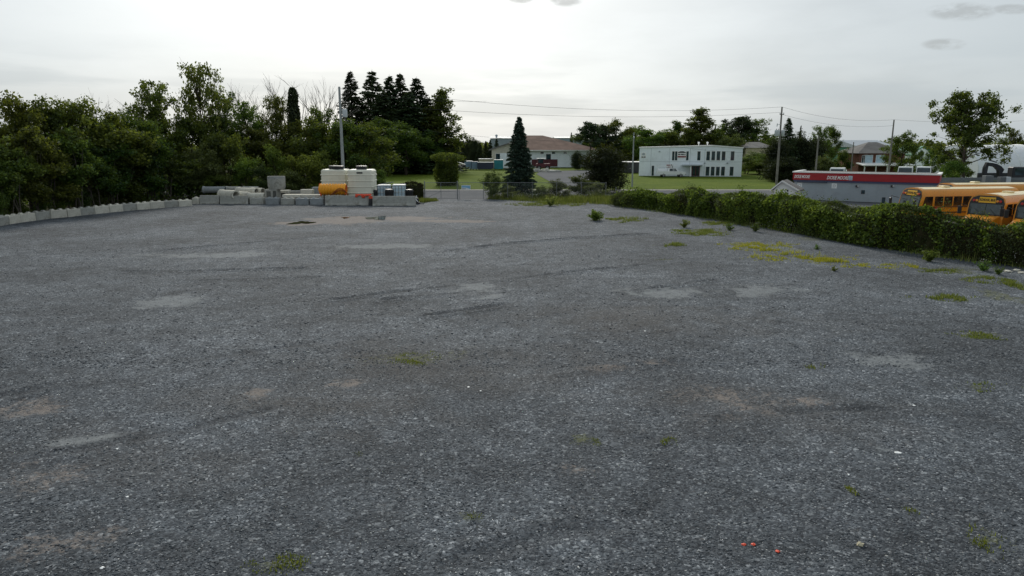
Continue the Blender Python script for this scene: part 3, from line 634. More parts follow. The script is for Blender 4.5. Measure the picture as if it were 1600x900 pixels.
def sign_on(fc, root, px0, px1, py0, py1, m, name='sign', y=-.05):
    a, zt = fc.uz(px0, py0); b, zb = fc.uz(px1, py1); return MB().box(a, b, y, 0.0, zb, zt).build(name, m, root), (a, b, zb, zt)
s, (a, b, zb, zt) = sign_on(f, t, 1058.5, 1072.2, 236, 247.5, M_TRIMW)
h_ = zt - zb; c_ = (a + b) / 2; w_ = b - a
MB().prism([(c_ - w_ * .46, zb + h_ * .76), (c_ + w_ * .46, zb + h_ * .76), (c_ + w_ * .40, zb + h_ * .86), (c_ + w_ * .14, zb + h_ * .97), (c_ - w_ * .14, zb + h_ * .97), (c_ - w_ * .40, zb + h_ * .86)], -.075, -.055).build('roof_emblem', M_INK, s)
# two lines of lettering too far off to read: dark strokes of the same extent
MB().box(c_ - w_ * .42, c_ - w_ * .16, -.07, -.055, zb + h_ * .48, zb + h_ * .62).box(c_ - w_ * .10, c_ + w_ * .22, -.07, -.055, zb + h_ * .48, zb + h_ * .62).box(c_ + w_ * .28, c_ + w_ * .40, -.07, -.055, zb + h_ * .49, zb + h_ * .60).build('lettering', M_INK, s)
k = MB()
for i in range(6): k.box(c_ - w_ * .46 + i * w_ * .155, c_ - w_ * .46 + i * w_ * .155 + w_ * .135, -.07, -.055, zb + h_ * .12, zb + h_ * .34)
k.build('lettering', M_INKRED, s)
s, (a, b, zb, zt) = sign_on(f, t, 1041, 1052, 256.5, 262.5, M_TRIMW)
h_ = zt - zb; w_ = b - a
MB().prism([(b - w_ * .34, zb + h_ * .95), (b - w_ * .24, zb + h_ * .95), (b - w_ * .02, zb + h_ * .35), (b - w_ * .1, zb + h_ * .05), (b - w_ * .2, zb + h_ * .3)], -.075, -.055).build('emblem', M_INK, s)
MB().box(a + w_ * .05, a + w_ * .6, -.07, -.055, zb + h_ * .62, zb + h_ * .86).box(a + w_ * .15, a + w_ * .62, -.07, -.055, zb + h_ * .16, zb + h_ * .34).build('lettering', M_INKRED, s)
s, (a, b, zb, zt) = sign_on(f, t, 1002, 1009, 238.5, 247, M_TRIMW)
h_ = zt - zb; w_ = b - a
MB().prism([(a + w_ * .2, zb + h_ * .5), (a + w_ * .8, zb + h_ * .5), (a + w_ * .8, zb + h_ * .85), (a + w_ * .5, zb + h_ * .97), (a + w_ * .2, zb + h_ * .85)], -.07, -.055).build('emblem', M_SEAM, s)
MB().box(a + w_ * .1, a + w_ * .45, -.07, -.055, zb + h_ * .1, zb + h_ * .28).box(a + w_ * .52, a + w_ * .95, -.07, -.055, zb + h_ * .1, zb + h_ * .28).build('lettering', M_INK, s)
for px in (1030.5, 1101, 1136.5):
    a, zt = f.uz(px, 236.5 if px < 1040 else 254.5); MB().cbox(a - .16, a + .16, -.22, 0, zt - .15, zt + .1, .03).build('wall_lamp', M_SEAM, t)
for px in (1092, 1106): a = f.uz(px, 240)[0]; MB().lathe([(.10, 0), (.10, .6), (.22, .62), (.22, .85), (.05, .95)], 10, Matrix.Translation((a, 4, pk - .1))).build('roof_vent', M_TRIMW, t)
# bungalow-like workshop with brown hip roof
f = Facade(G(842, 261.5), G(936, 261.1))
t = thing('workshop_building', 'long white building with brown hipped roof behind the blue spruce', 'building', f.L, f.rz)
W, eave = f.W, f.uz(890, 235.5)[1]; W0 = -f.uz(842, 250)[0] + f.uz(800, 250)[0]
MB().box(-7, W, 0, 22, 0, eave).build('wall', M_WALLW, t)
rz_ = f.uz(850, 212)[1]
MB().hull([(-7.6, -.9, eave), (W + .9, -.9, eave), (-7.6, 23, eave), (W + .9, 23, eave), (-7.6, -.9, eave + .18), (W + .9, -.9, eave + .18), (W + .9, 23, eave + .18), (-7.6, 23, eave + .18), (-4, 11, rz_ + .2), (3, 11, rz_ + .2)]).build('roof', M_SHINGLE, t)
MB().box(-7.65, W + .95, -1.0, -.85, eave - .05, eave + .22).build('gutter', M_TRIMW, t)
for px in (847, 865, 883): a, z_ = f.uz(px, 239); window(t, a - .45, a + .45, z_ - .25, z_ + .3, fr=.04)
a, z_ = f.uz(857, 244); window(t, a - .7, a + .7, z_ - 1.0, z_ + .6, fr=.06)
a, z_ = f.uz(852, 249); MB().box(a - 4, a + 3.6, -.25, -.02, .3, z_).build('skirt_panel', M_DARKRED, t)
f2 = Facade(G(768.5, 263), G(800, 263.1))
t2 = thing('garage_building', 'cream gabled garage wing left of the blue spruce', 'building', f2.L, f2.rz)
e2 = f2.uz(785, 234)[1]; p2 = f2.uz(795, 225)[1]; W2 = f2.W + 2
MB().prism([(0, 0), (W2, 0), (W2, e2), (W2 * .62, p2), (0, e2)], 0, 9).build('wall', M_CREAM, t2)
MB().prism([(-.8, e2 - .25), (W2 * .62, p2), (W2 + .8, e2 - .25), (W2 + .8, e2 + .05), (W2 * .62, p2 + .35), (-.8, e2 + .05)], -.6, 9.5).build('roof', M_GSHINGLE, t2)
a, z_ = f2.uz(778, 243); window(t2, a - .6, a + .6, z_ - 1.4, z_ + .5, fr=.08)
a, z_ = f2.uz(788, 245); MB().box(a - 1.2, a + 1.6, -.05, .01, .2, z_ + 1.0).build('garage_door', M_WALLW, t2)
def hall(name, label, px0, px1, ytop, yeave, Y, wallm, roofm, depth=14, hip=False):
    A, B = at(px0, yeave, Y), at(px1, yeave, Y); W = B.x - A.x; e = A.z; r = at(px0, ytop, Y + depth / 2).z
    o = thing(name, label, 'building', (A.x, Y, 0)); MB().box(0, W, 0, depth, 0, e).build('wall', wallm, o)
    MB().hull([(-.4, -.4, e), (W + .4, -.4, e), (W + .4, depth + .4, e), (-.4, depth + .4, e), ((W * .3 if hip else -.4), depth / 2, r), ((W * .7 if hip else W + .4), depth / 2, r)]).build('roof', roofm, o)
    for i in range(1, int(W // 4)): MB().box(i * 4 - .04, i * 4 + .04, -.03, 0, .1, e - .05).build('wall_seam', M_SEAM, o)
    return o, W, e
o, W, e = hall('warehouse', 'blue-grey metal warehouse roof rising behind the garage wing', 766, 812, 213.5, 216, 300, M_METALROOF, M_METALROOF, 20)
MB().lathe([(.3, 0), (.3, .7), (.55, .8), (.55, 1.3), (.2, 1.6)], 10, Matrix.Translation((2.5, 4, e))).build('roof_vent', M_SEAM, o)
hall('warehouse', 'pale metal warehouse showing past the end of the brown roof', 868, 915, 213.5, 215.5, 310, M_METALROOF, M_TRIMW, 20)
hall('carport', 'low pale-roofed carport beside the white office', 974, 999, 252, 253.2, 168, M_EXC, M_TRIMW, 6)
hall('house', 'grey-roofed house half hidden behind bushes right of the white office', 1166, 1210, 222, 231, 185, M_TAN, M_GSHINGLE, 10, True)
hall('industrial_hall', 'long grey industrial hall far behind the brick house', 1308, 1350, 221.5, 227, 300, M_METALROOF, M_TRIMW, 25)
hall('industrial_hall', 'green-walled industrial hall with blue-grey roof behind the brick house', 1344, 1402, 219, 230, 250, M_GREENB, M_METALROOF, 30)
# brick house with porch
Y = 150; A = at(1341, 262, Y); B = at(1412, 262, Y); W = B.x - A.x; e = at(1341, 239.5, Y).z; r = at(1385, 222, Y + 5).z
t = thing('brick_house', 'brown brick house with hipped grey roof and white porch roof', 'house', (A.x, Y, 0))
MB().box(0, W, 0, 10, 0, e).build('wall', M_BRICK, t)
MB().hull([(-.6, -.6, e), (W + .6, -.6, e), (W + .6, 10.6, e), (-.6, 10.6, e), (W * .42, 5, r), (W * .62, 5, r)]).build('roof', M_GSHINGLE, t)
for px in (1356.5, 1375.5): a = at(px, 248, Y).x - A.x; window(t, a - .9, a + .9, at(px, 256.5, Y).z, at(px, 242.5, Y).z, glass=M_BLUEW, fr=.06)
a = at(1349, 248, Y).x - A.x; window(t, a - .3, a + .3, at(1349, 256, Y).z, at(1349, 243, Y).z, fr=.05)
pz = at(1360, 258, Y - 3).z
MB().prism([(-3.2, pz - .15), (0, pz + .25), (0, pz + .42), (-3.2, pz + .05)], -.6, W + .4, 'x').build('porch_roof', M_TRIMW, t)
for i in range(5): MB().box(-.2 + i * (W - .2) / 4, -.02 + i * (W - .2) / 4, -3.0, -2.8, 0, pz - .12).build('porch_post', M_TRIMW, t)
# white gambrel barn
Y = 185; A = at(1425, 262, Y); B = at(1452, 262, Y); W = B.x - A.x; e = at(1425, 243, Y).z; p = at(1440, 230.5, Y).z
t = thing('gambrel_barn', 'small white gambrel-roofed barn between two leafy trees', 'barn', (A.x, Y, 0))
MB().prism([(0, 0), (W, 0), (W, e), (W * .82, e + (p - e) * .6), (W * .5, p), (W * .18, e + (p - e) * .6), (0, e)], 0, 9).build('wall', M_WALLW, t)
MB().prism([(-.3, e), (W * .17, e + (p - e) * .62), (W * .5, p + .1), (W * .83, e + (p - e) * .62), (W + .3, e), (W + .3, e + .3), (W * .85, e + (p - e) * .72), (W * .5, p + .4), (W * .15, e + (p - e) * .72), (-.3, e + .3)], -.3, 9.3).build('roof', M_GREENB, t)
for px in (1442, 1448): a = at(px, 240, Y).x - A.x; window(t, a - .28, a + .28, at(px, 242.5, Y).z, at(px, 238.5, Y).z, fr=.05)
# depot with red fascia
f = Facade((at(1240, 300, 86).x, 86), (at(1463, 300, 78.0).x, 78.0))
t = thing('rental_depot', 'low grey-blue depot with wide red lettered fascia behind the vine hedge', 'building', f.L, f.rz)
W = f.W; zt = f.uz(1350, 271.5)[1]; zb = f.uz(1350, 283.2)[1]
MB().box(0, W, 0, 6, 0, zt - .25).build('wall', M_DEPOT, t)
MB().box(-.18, W + .18, -.22, 6.2, zb, zt).build('fascia', M_FASCIA, t)
MB().box(-.26, W + .26, -.30, .1, zt, zt + .14).box(-.26, .14, .1, 6.28, zt, zt + .14).box(W - .14, W + .26, .1, 6.28, zt, zt + .14).build('roof_cap', M_TRIMW, t)
MB().box(.14, W - .14, .1, 6.1, zt, zt + .03).build('roof_deck', M_GSHINGLE, t)
MB().box(-.1, W + .1, -.12, 6.1, zb - .22, zb).build('fascia_base', M_NAVY, t)
MB().cbox(.3, 3.7, -.2, -.122, zb - .3, zb - .02, .02).build('awning_box', M_BINDARK, t)
for i in range(1, int(W / .9)): MB().box(i * .9 - .015, i * .9 + .015, -.012, 0.002, .1, zb - .24).build('wall_seam', M_DEPOT, t)
a, z_ = f.uz(1253.5, 276); text('DICKIE MOORE', .50, M_TRIMW, t, (a, -.235, z_), shear=.35, sx=.50, offset=.012)
a, z_ = f.uz(1309, 278); text('DICKIE MOORE', .56, M_TRIMW, t, (a, -.235, z_), shear=.35, sx=.60, offset=.012)
a, z_ = f.uz(1329.5, 278.2); lg = MB().cbox(a - .2, a + .2, -.25, -.222, z_ - .25, z_ + .25, .01).build('emblem', M_BLUEW, t)
for dz in (-.11, .11): MB().box(a - .12, a + .12, -.26, -.252, z_ + dz - .06, z_ + dz + .06).build('emblem_bar', M_SEAM, lg)
for px in (1249.5, 1303.5):
    a, z_ = f.uz(px, 289.5 if px < 1270 else 290.5); s = MB().box(a - .28, a + .28, -.03, 0, z_ - .3, z_ + .3).build('notice', M_WHITE, t); MB().lathe([(.10, 0), (.16, 0), (.16, .006), (.10, .006)], 16, Matrix.Translation((a, -.031, z_)) @ Matrix.Rotation(math.pi / 2, 4, 'X'), True).build('notice_ring', M_SEAM, s)
for px in (1339, 1394): a, z_ = f.uz(px, 291); l_ = MB().cbox(a - .14, a + .1, -.2, 0, z_ - .12, z_ + .12, .03).build('wall_lamp', M_BLACK, t); MB().lathe([(0, 0), (.1, .02), (.1, .09)], 10, Matrix.Translation((a + .12, -.15, z_ - .02))).build('lamp_lens', M_TRIMW, l_)
a, z_ = f.uz(1348.5, 300); window(t, a - .16, a + .16, z_ - .18, z_ + .18, fr=.03, frame=M_BLACK)
a, z_ = f.uz(1380.5, 313); window(t, a - .14, a + .14, z_ - .35, z_ + .3, fr=.03, frame=M_BLACK)
# white garden shed
Y = 79; A = at(1210, 300, Y); B = at(1243, 300, Y); W = B.x - A.x; e = at(1210, 295, Y).z; p = at(1222, 283.5, Y).z; ap = at(1222, 283, Y).x - A.x
t = thing('garden_shed', 'small white gabled shed behind the vine hedge beside the depot', 'shed', (A.x, Y, 0), R(-30))
MB().prism([(0, 0), (W, 0), (W, e), (ap, p), (0, e)], 0, 3).build('wall', M_TRIMW, t)
def slope(x0, z0, x1, z1, th): return [(x0, z0), (x1, z1), (x1, z1 + th), (x0, z0 + th)]
MB().prism(slope(-.42, e - .26, ap, p, .13), -.25, 3.2).prism(slope(ap, p, W + .3, e - .22, .13), -.25, 3.2).build('roof', M_GSHINGLE, t)
MB().prism(slope(-.45, e - .30, ap, p - .02, .17), -.30, -.252).prism(slope(ap, p - .02, W + .33, e - .26, .17), -.30, -.252).build('bargeboard', M_TRIMW, t)
MB().box(W * .58, W * .6, -.03, .0, .1, e - .1).build('door_seam', M_SEAM, t); MB().cbox(W * .56, W * .62, -.09, -.01, e - .25, e - .05, .01).build('door_latch', M_BLACK, t)
# fabric shelter (white arched storage hall)
Y = 140; A = at(1528, 268, Y); zr = at(1560, 226.5, Y + 6).z
t = thing('fabric_shelter', 'large white arched fabric storage hall beyond the excavator', 'building', (A.x, Y, 0))
zb_ = at(1560, 268, Y).z; LEN = 34; arc = [(8 - 8 * math.cos(a), max(0, zb_) + (zr - max(0, zb_)) * math.sin(a)) for a in [math.pi * k / 16 for k in range(17)]]
MB().prism([(0, 0)] + arc + [(16, 0)], 0, LEN, 'x').build('fabric_cover', M_TARPW, t, True)
for i in range(9):
    x0 = i * LEN / 8.05; k = MB(); k.tube([(x0, y - .0, z + .03) for y, z in arc], .13, 5); k.build('rib', M_WHITE, t)
MB().box(-.1, LEN, -.35, -.05, 0, max(.6, zb_ * .8)).build('base_wall', M_EXC, t)
# grey board fence behind the buses
A, B = at(1470, 290, 92), at(1600, 290, 92)
t = thing('board_fence', 'grey horizontal board fence behind the yellow buses', 'fence', (A.x, 92, 0)); L_ = B.x - A.x + 8; h0, h1 = at(1500, 291, 92).z, at(1500, 277.5, 92).z
for i in range(7): MB().box(0, L_, -.03, .03, h1 - (i + 1) * .42 + .03, h1 - i * .42).build('board', M_FENCEGREY, t)
for i in range(8): MB().box(i * L_ / 7 - .06, i * L_ / 7 + .06, .035, .16, 0, h1 + .08).build('post', M_GALV, t)
for i, px in enumerate((1539, 1561, 1568)):
    p = at(px, 280, 91); o = MB().cbox(-.35 if i else -.5, .35 if i else .5, -.5, .3, 0, at(px, 276 if i else 274, 91).z, .04).build('utility_cabinet', M_XFMR if i == 2 else M_FENCEGREY, None, False, (p.x, 90.6, 0))
    tag(o, ['dark grey cabinet in front of the board fence below the excavator stick', 'dark grey cabinet beside the pale one at the board fence', 'pale grey utility cabinet in front of the board fence'][i], 'cabinet')
# ------------------------------------------------------------------ vehicles
def wheel(root, x, y, r, w, name='wheel'):
    M_ = Matrix.Translation((x, y, r)) @ Matrix.Rotation(math.pi / 2, 4, 'X')
    o = MB().lathe([(r * .55, -w / 2), (r * .92, -w / 2), (r, -w * .3), (r, w * .3), (r * .92, w / 2), (r * .55, w / 2)], 18, M_, True).build(name, M_TYRE, root, True)
    MB().lathe([(0, -w * .25), (r * .3, -w * .25), (r * .56, -w * .42), (r * .56, w * .42), (r * .3, w * .25), (0, w * .25)], 14, M_).build('rim', M_RIM, o, True)
def school_bus():
    """front at x=0, body running towards +x, driver's side at -y"""
    t = thing('school_bus', 'x', 'bus', group='school buses parked behind the hedge'); L = 10.6
    prof = [(-1.2, .55), (-1.22, 1.4), (-1.2, 2.45), (-1.1, 2.78), (-.85, 2.97), (-.4, 3.06), (0, 3.08)]; prof = prof + [(-y, z) for y, z in prof[-2::-1]]
    xf = lambda z: 1.35 + max(0, z - 1.4) * .22
    n = len(prof); vs = [(xf(z), y, z) for y, z in prof] + [(L, y, z) for y, z in prof]
    MB().add(vs, [tuple(range(n)), tuple(range(2*n-1, n-1, -1))] + [(i, i+1, i+1+n, i+n) for i in range(n - 1)] + [(n-1, 0, n, 2*n-1)]).build('body', M_BUS, t, True)
    rp = [(y * 1.005, z + .012) for y, z in prof if z > 2.9]; m_ = len(rp)
    MB().add([(xf(z) + .25, y, z) for y, z in rp] + [(L - .15, y, z) for y, z in rp], [(i, i+1, i+1+m_, i+m_) for i in range(m_ - 1)]).build('roof_panel', M_BUSROOF, t, True)  # real cream on the farthest bus, painted sky sheen on the yellow ones
    MB().hull([(0.05, -.85, .7), (.05, .85, .7), (0, -.9, 1.2), (0, .9, 1.2), (.15, -.8, 1.42), (.15, .8, 1.42), (1.5, -1.1, .6), (1.5, 1.1, .6), (1.5, -1.05, 1.62), (1.5, 1.05, 1.62)]).build('hood', M_BUS, t)
    MB().cbox(-.18, .1, -1.15, 1.15, .45, .72, .04).build('bumper', M_BUSBLACK, t)
    gr = MB().box(-.03, .02, -.5, .5, .8, 1.2).build('grille', M_BUSBLACK, t)
    for y in (-.7, .7): MB().lathe([(.13, 0), (.13, .03), (.08, .05), (0, .055)], 14, Matrix.Translation((.02, y, 1.0)) @ Matrix.Rotation(-math.pi / 2, 4, 'Y')).build('headlight', M_TRIMW, t)
    def front(poly, off, th, m, name, par=t):     # panel lying on the raked front
        n_ = len(poly); vs = [(xf(z) - off, y, z) for y, z in poly] + [(xf(z) - off + th, y, z) for y, z in poly]
        return MB().add(vs, [tuple(range(n_)), tuple(range(2*n_-1, n_-1, -1))] + [(i, (i+1) % n_, (i+1) % n_ + n_, i + n_) for i in range(n_)]).build(name, m, par)
    front([(-1.12, 1.6), (1.12, 1.6), (1.14, 2.44), (.98, 2.80), (.62, 2.95), (-.62, 2.95), (-.98, 2.80), (-1.14, 2.44)], .02, .03, M_BUSBLACK, 'front_mask')
    ws = front([(-1.04, 1.68), (1.04, 1.68), (1.04, 2.38), (-1.04, 2.38)], .035, .02, M_WSCREEN, 'windscreen'); front([(-.02, 1.66), (.02, 1.66), (.02, 2.38), (-.02, 2.38)], .045, .012, M_BUSBLACK, 'divider', ws)
    for y in (-.75, .25): MB().tube([(xf(1.68) - .07, y, 1.66), (xf(2.1) - .06, y + .45, 2.05)], .012, 4).build('wiper', M_BUSBLACK, ws)
    sp = front([(-.56, 2.47), (.56, 2.47), (.52, 2.86), (-.52, 2.86)], .04, .02, M_YPANEL, 'sign_panel')
    text('SCHOOL BUS', .235, M_INK, sp, (xf(2.66) - .055, 0, 2.66), (math.pi / 2 - .21, 0, -math.pi / 2), sx=.72, offset=.006)
    for y, m in ((-.86, M_LAMPRED), (-.67, M_AMBER), (.67, M_AMBER), (.86, M_LAMPRED)):
        MB().lathe([(.09, 0), (.085, .05), (0, .06)], 12, Matrix.Translation((xf(2.6) - .03, y, 2.6)) @ Matrix.Rotation(-math.pi / 2 + .2, 4, 'Y')).build('warning_lamp', m, t)
    for sgn in (-1, 1):
        y = sgn * 1.215
        def side(x0, x1, z0, z1, th, m, name, par=t, sl=0.0):
            return MB().add([(x0, y, z0), (x1, y, z0), (x1, y, z1), (x0 + sl, y, z1), (x0, y + sgn * th, z0), (x1, y + sgn * th, z0), (x1, y + sgn * th, z1), (x0 + sl, y + sgn * th, z1)], [(0,1,2,3),(7,6,5,4),(0,4,5,1),(1,5,6,2),(2,6,7,3),(3,7,4,0)]).build(name, m, par)
        if sgn < 0: side(1.62, 2.55, 1.55, 2.42, .02, M_DARKGLASS, 'driver_window', sl=.25)
        else: d = side(1.7, 2.5, .62, 2.45, .025, M_BUSBLACK, 'door'); side(1.78, 2.06, .8, 2.38, .035, M_DARKGLASS, 'pane', d); side(2.14, 2.42, .8, 2.38, .035, M_DARKGLASS, 'pane', d)
        for i in range(9):
            x0 = 2.75 + i * .86; w_ = side(x0, x0 + .74, 1.66, 2.42, .012, M_BUSBLACK, 'window'); side(x0 + .04, x0 + .70, 1.70, 2.02, .02, M_DARKGLASS, 'pane', w_); side(x0 + .04, x0 + .70, 2.06, 2.38, .02, M_DARKGLASS, 'pane', w_)
        for z_ in (.75, 1.12, 1.55): side(2.6, L, z_, z_ + .07, .03, M_BUSBLACK, 'rub_rail')
        for x_ in (1.0, 7.8): wheel(t, x_, sgn * 1.02, .48, .28)
        mr = MB().tube([(1.3, sgn * 1.1, 2.2), (.75, sgn * 1.3, 2.35), (.75, sgn * 1.35, 1.9)], .025, 5).build('mirror_arm', M_BUSBLACK, t); MB().cbox(.72, .84, sgn * 1.38 - .13, sgn * 1.38 + .13, 1.65, 2.2, .03).build('mirror', M_BUSBLACK, mr)
    st = MB().lathe([(.24, 0), (.24, .03)], 8, Matrix.Translation((2.9, -1.26, 1.36)) @ Matrix.Rotation(math.pi / 2, 4, 'X') @ Matrix.Rotation(math.pi / 8, 4, 'Z')).build('stop_sign', M_LAMPRED, t)
    text('STOP', .17, M_TRIMW, st, (2.9, -1.296, 1.36), offset=.004)
    MB().cbox(4.2, 4.8, -.3, .3, 3.07, 3.2, .03).build('roof_hatch', M_BUSROOF, t)
    return t
bus = school_bus()
def put_bus(o, px, py, Y, heading_deg, label):
    p = at(px, py, Y); o.location = (p.x, Y, 0); o.rotation_euler = (0, 0, R(heading_deg)); o['label'] = label
put_bus(bus, 1398, 300, 57.5, 10, 'yellow school bus parked broadside with its row of side windows showing')
b2 = copy_tree(bus); put_bus(b2, 1527, 300, 49.2, 32, 'yellow school bus facing the hedge with SCHOOL BUS panel over its windscreen')
b3 = copy_tree(bus); put_bus(b3, 1450, 300, 64.5, 6, 'school bus farthest from the hedge, only its cream roof showing')
b4 = copy_tree(bus); put_bus(b4, 1606, 300, 46.0, 32, 'school bus cut off by the edge of the photo beside the lettered bus')
def pickup(name, label, loc, rz, rack=True, s=1.0):
    t = thing(name, label, 'truck', loc, rz); t.scale = (s, s, s)
    side_ = [(0, .55), (0, 1.0), (.25, 1.12), (1.35, 1.2), (2.0, 1.85), (3.3, 1.88), (3.45, 1.25), (5.7, 1.25), (5.75, .6), (5.0, .55), (4.9, .85), (4.1, .85), (4.0, .55), (1.5, .5), (1.4, .82), (.6, .82), (.5, .55)]
    body = MB(); body.prism([(0, .55), (0, 1.0), (.25, 1.12), (1.4, 1.2), (5.72, 1.25), (5.75, .55)], -.95, .95).hull([(1.35, -.92, 1.19), (1.35, .92, 1.19), (3.5, -.92, 1.19), (3.5, .92, 1.19), (2.05, -.8, 1.86), (2.05, .8, 1.86), (3.35, -.82, 1.88), (3.35, .82, 1.88)]); body.build('body', M_CARW, t)
    for sg in (-1, 1):
        MB().add([(1.75, sg * .935, 1.25), (2.55, sg * .935, 1.25), (2.55, sg * .86, 1.78), (2.15, sg * .86, 1.78)], [(0, 1, 2, 3)]).add([(2.65, sg * .935, 1.25), (3.35, sg * .935, 1.25), (3.28, sg * .86, 1.78), (2.65, sg * .86, 1.78)], [(0, 1, 2, 3)]).build('side_window', M_GLASS, t)
        for x in (1.0, 4.5): wheel(t, x, sg * .82, .39, .26)
    MB().add([(1.42, -.8, 1.24), (1.42, .8, 1.24), (2.03, .72, 1.80), (2.03, -.72, 1.80)], [(0, 1, 2, 3)]).build('windscreen', M_WSCREEN, t)
    MB().box(-.08, .1, -.95, .95, .5, .75).build('bumper', M_RIM, t)
    if rack:
        k = MB()
        for x in (2.3, 3.8, 5.5):
            for sg in (-1, 1): k.tube([(x, sg * .9, 1.2), (x, sg * .9, 2.25)], .035, 5)
            k.tube([(x, -.9, 2.25), (x, .9, 2.25)], .035, 5)
        for sg in (-1, 1): k.tube([(1.6, sg * .9, 2.25), (5.7, sg * .9, 2.25)], .035, 5)
        k.build('ladder_rack', M_CARW, t); MB().cbox(3.6, 5.6, -.95, -.6, 1.25, 1.7, .03).build('tool_box', M_CARW, t)
    return t
p = G(1069, 276); pickup('pickup_truck', 'white pickup truck with ladder rack parked against the white office', (p.x, p.y - .5, -.08), math.pi - R(2))
bpy.context.view_layer.update()
def cab_truck(label, px, py, Y):
    p = at(px, py, Y); t = thing('work_truck', label, 'truck', (p.x, Y, 0), R(58), None); z = at(px, 266, Y).z
    MB().hull([(0, -1.1, .7), (0, 1.1, .7), (-.1, -1.0, 1.6), (-.1, 1.0, 1.6), (1.3, -1.1, .7), (1.3, 1.1, .7), (1.3, -1.05, 1.85), (1.3, 1.05, 1.85)]).build('hood', M_CARW, t)
    MB().hull([(1.3, -1.15, .6), (1.3, 1.15, .6), (3.2, -1.15, .6), (3.2, 1.15, .6), (1.35, -1.1, 1.9), (1.35, 1.1, 1.9), (1.75, -1.05, 2.85), (1.75, 1.05, 2.85), (3.2, -1.05, 2.9), (3.2, 1.05, 2.9)]).build('cab', M_CARW, t)
    MB().add([(1.36, -1.0, 1.95), (1.36, 1.0, 1.95), (1.68, .95, 2.7), (1.68, -.95, 2.7)], [(0, 1, 2, 3)]).build('windscreen', M_GLASS, t)
    MB().add([(1.7, -1.14, 1.95), (2.9, -1.14, 1.95), (2.9, -1.075, 2.7), (1.85, -1.075, 2.7)], [(0, 1, 2, 3)]).build('side_window', M_GLASS, t)
    MB().cbox(3.4, 7.4, -1.2, 1.2, .9, 1.3, .05).cbox(3.4, 3.6, -1.2, 1.2, 1.3, 2.2, .04).build('flat_bed', M_EXC, t)
    for x in (.9, 5.8):
        for s_ in (-1, 1): wheel(t, x, s_ * .98, .5, .3)
    return t
for px, lab in ((1414, 'white cab truck just left of the gambrel barn behind the depot roof'), (1443, 'white cab truck in front of the gambrel barn behind the depot roof')):
    o = cab_truck(lab, px, 262, 118); 
o = cab_truck('white truck with pale tank load left of the brick house', 1306, 262, 112)
for i in range(2): MB().lathe([(0, -.9), (.5, -.85), (.62, -.6), (.62, .6), (.5, .85), (0, .9)], 14, Matrix.Translation((4.6 + i * 1.5, 0, 1.95)) @ Matrix.Rotation(math.pi / 2, 4, 'X')).build('load_tank', M_WHITE, o, True)
# excavator
Y = 100; p = at(1580, 290, Y)
t = thing('excavator', 'dark tracked excavator with its arm bent down, in front of the white shelter', 'excavator', (p.x, Y, 0))
S = lambda px, py: (at(px, py, Y).x - p.x, at(px, py, Y).z)
def arm(name, pts, wid):
    MB().prism([S(*q) for q in pts], -wid / 2, wid / 2).build(name, M_EXC, t)
arm('stick', [(1541.5, 253.5), (1544, 254), (1541, 268), (1538.5, 277), (1535, 277), (1537, 262)], .5)
arm('boom', [(1541, 254), (1548, 254.5), (1556, 256), (1563, 260), (1567, 265), (1564, 270), (1566, 278), (1560, 277), (1558.5, 266), (1553, 260.5), (1543, 259)], .6)
arm('bucket', [(1535, 276.5), (1538.5, 276.5), (1541, 281), (1537, 286), (1533, 283)], 1.1)
MB().tube([(S(1556, 257)[0], -.1, S(1556, 257)[1] + .3), (S(1544, 254)[0], -.1, S(1544, 254)[1] + .35)], .09, 8).build('cylinder_rod', M_GALV, t)
x0, z0 = S(1573, 265); x1, z1 = S(1600, 281)
MB().cbox(x0, x0 + 1.7, -1.3, -.1, z1, z0 + .4, .12).build('cab', M_EXC, t); MB().cbox(x0 + 1.6, x1 + 1.5, -1.4, 1.4, z1, z0 - .3, .15).build('engine_house', M_EXC, t)
MB().box(x0 + .3, x0 + 1.5, -1.33, -1.31, z1 + .7, z0 + .2).build('cab_window', M_GLASS, t); MB().box(x0 + .5 + 1.4, x0 + 3.0, -1.44, -1.41, z1 + .35, z0 - .6).build('side_panel', M_EXCY, t)
for y in (-1.4, .8): MB().prism([(x0 - .8, .25), (x0 - .4, 0), (x1 + 1.2, 0), (x1 + 1.6, .4), (x1 + 1.2, .85), (x0 - .4, .85), (x0 - .8, .55)], y, y + .6).build('track', M_TYRE, t)
MB().lathe([(.9, .8), (.9, max(1.0, z1))], 16, Matrix.Translation(((x0 + x1) / 2 + .6, 0, 0))).build('turntable', M_EXC, t)
# containers and trailers by the workshop
def skip_box(name, label, px0, px1, ytop, Y, m, lid=M_TRIMW, cat='container', dep=2.6, base=0.0):
    A, B = at(px0, 262, Y), at(px1, 262, Y); W = B.x - A.x; h = at(px0, ytop, Y).z
    t = thing(name, label, cat, (A.x, Y, 0)); MB().cbox(0, W, 0, dep, .15, h - .12, .04).build('body', m, t); MB().cbox(-.06, W + .06, -.06, dep + .06, h - .12, h, .03).build('lid', lid, t)
    k = max(2, int(W / .9))
    for i in range(1, k): MB().box(i * W / k - .04, i * W / k + .04, -.05, .0, .2, h - .15).build('rib', m, t)
    for x in (.3, W - .3): MB().box(x - .12, x + .12, .2, dep - .2, 0, .15).build('skid', M_EXC, t)
    return t
skip_box('storage_bin', 'pale blue steel bin at the left end of the bin row before the garage', 726, 737, 251.5, 190, M_BINBLUE)
skip_box('storage_bin', 'dull blue low bin beside the pale blue one', 737.5, 746, 252.5, 189, M_BINBLUE, M_BINDARK)
skip_box('storage_bin', 'long dark navy bin in the middle of the bin row', 746.5, 771, 253.5, 188, M_BINDARK, M_SEAM)
skip_box('storage_bin', 'teal steel bin at the right end of the bin row, white roof edge above', 772, 786, 249.5, 189, M_TEAL)
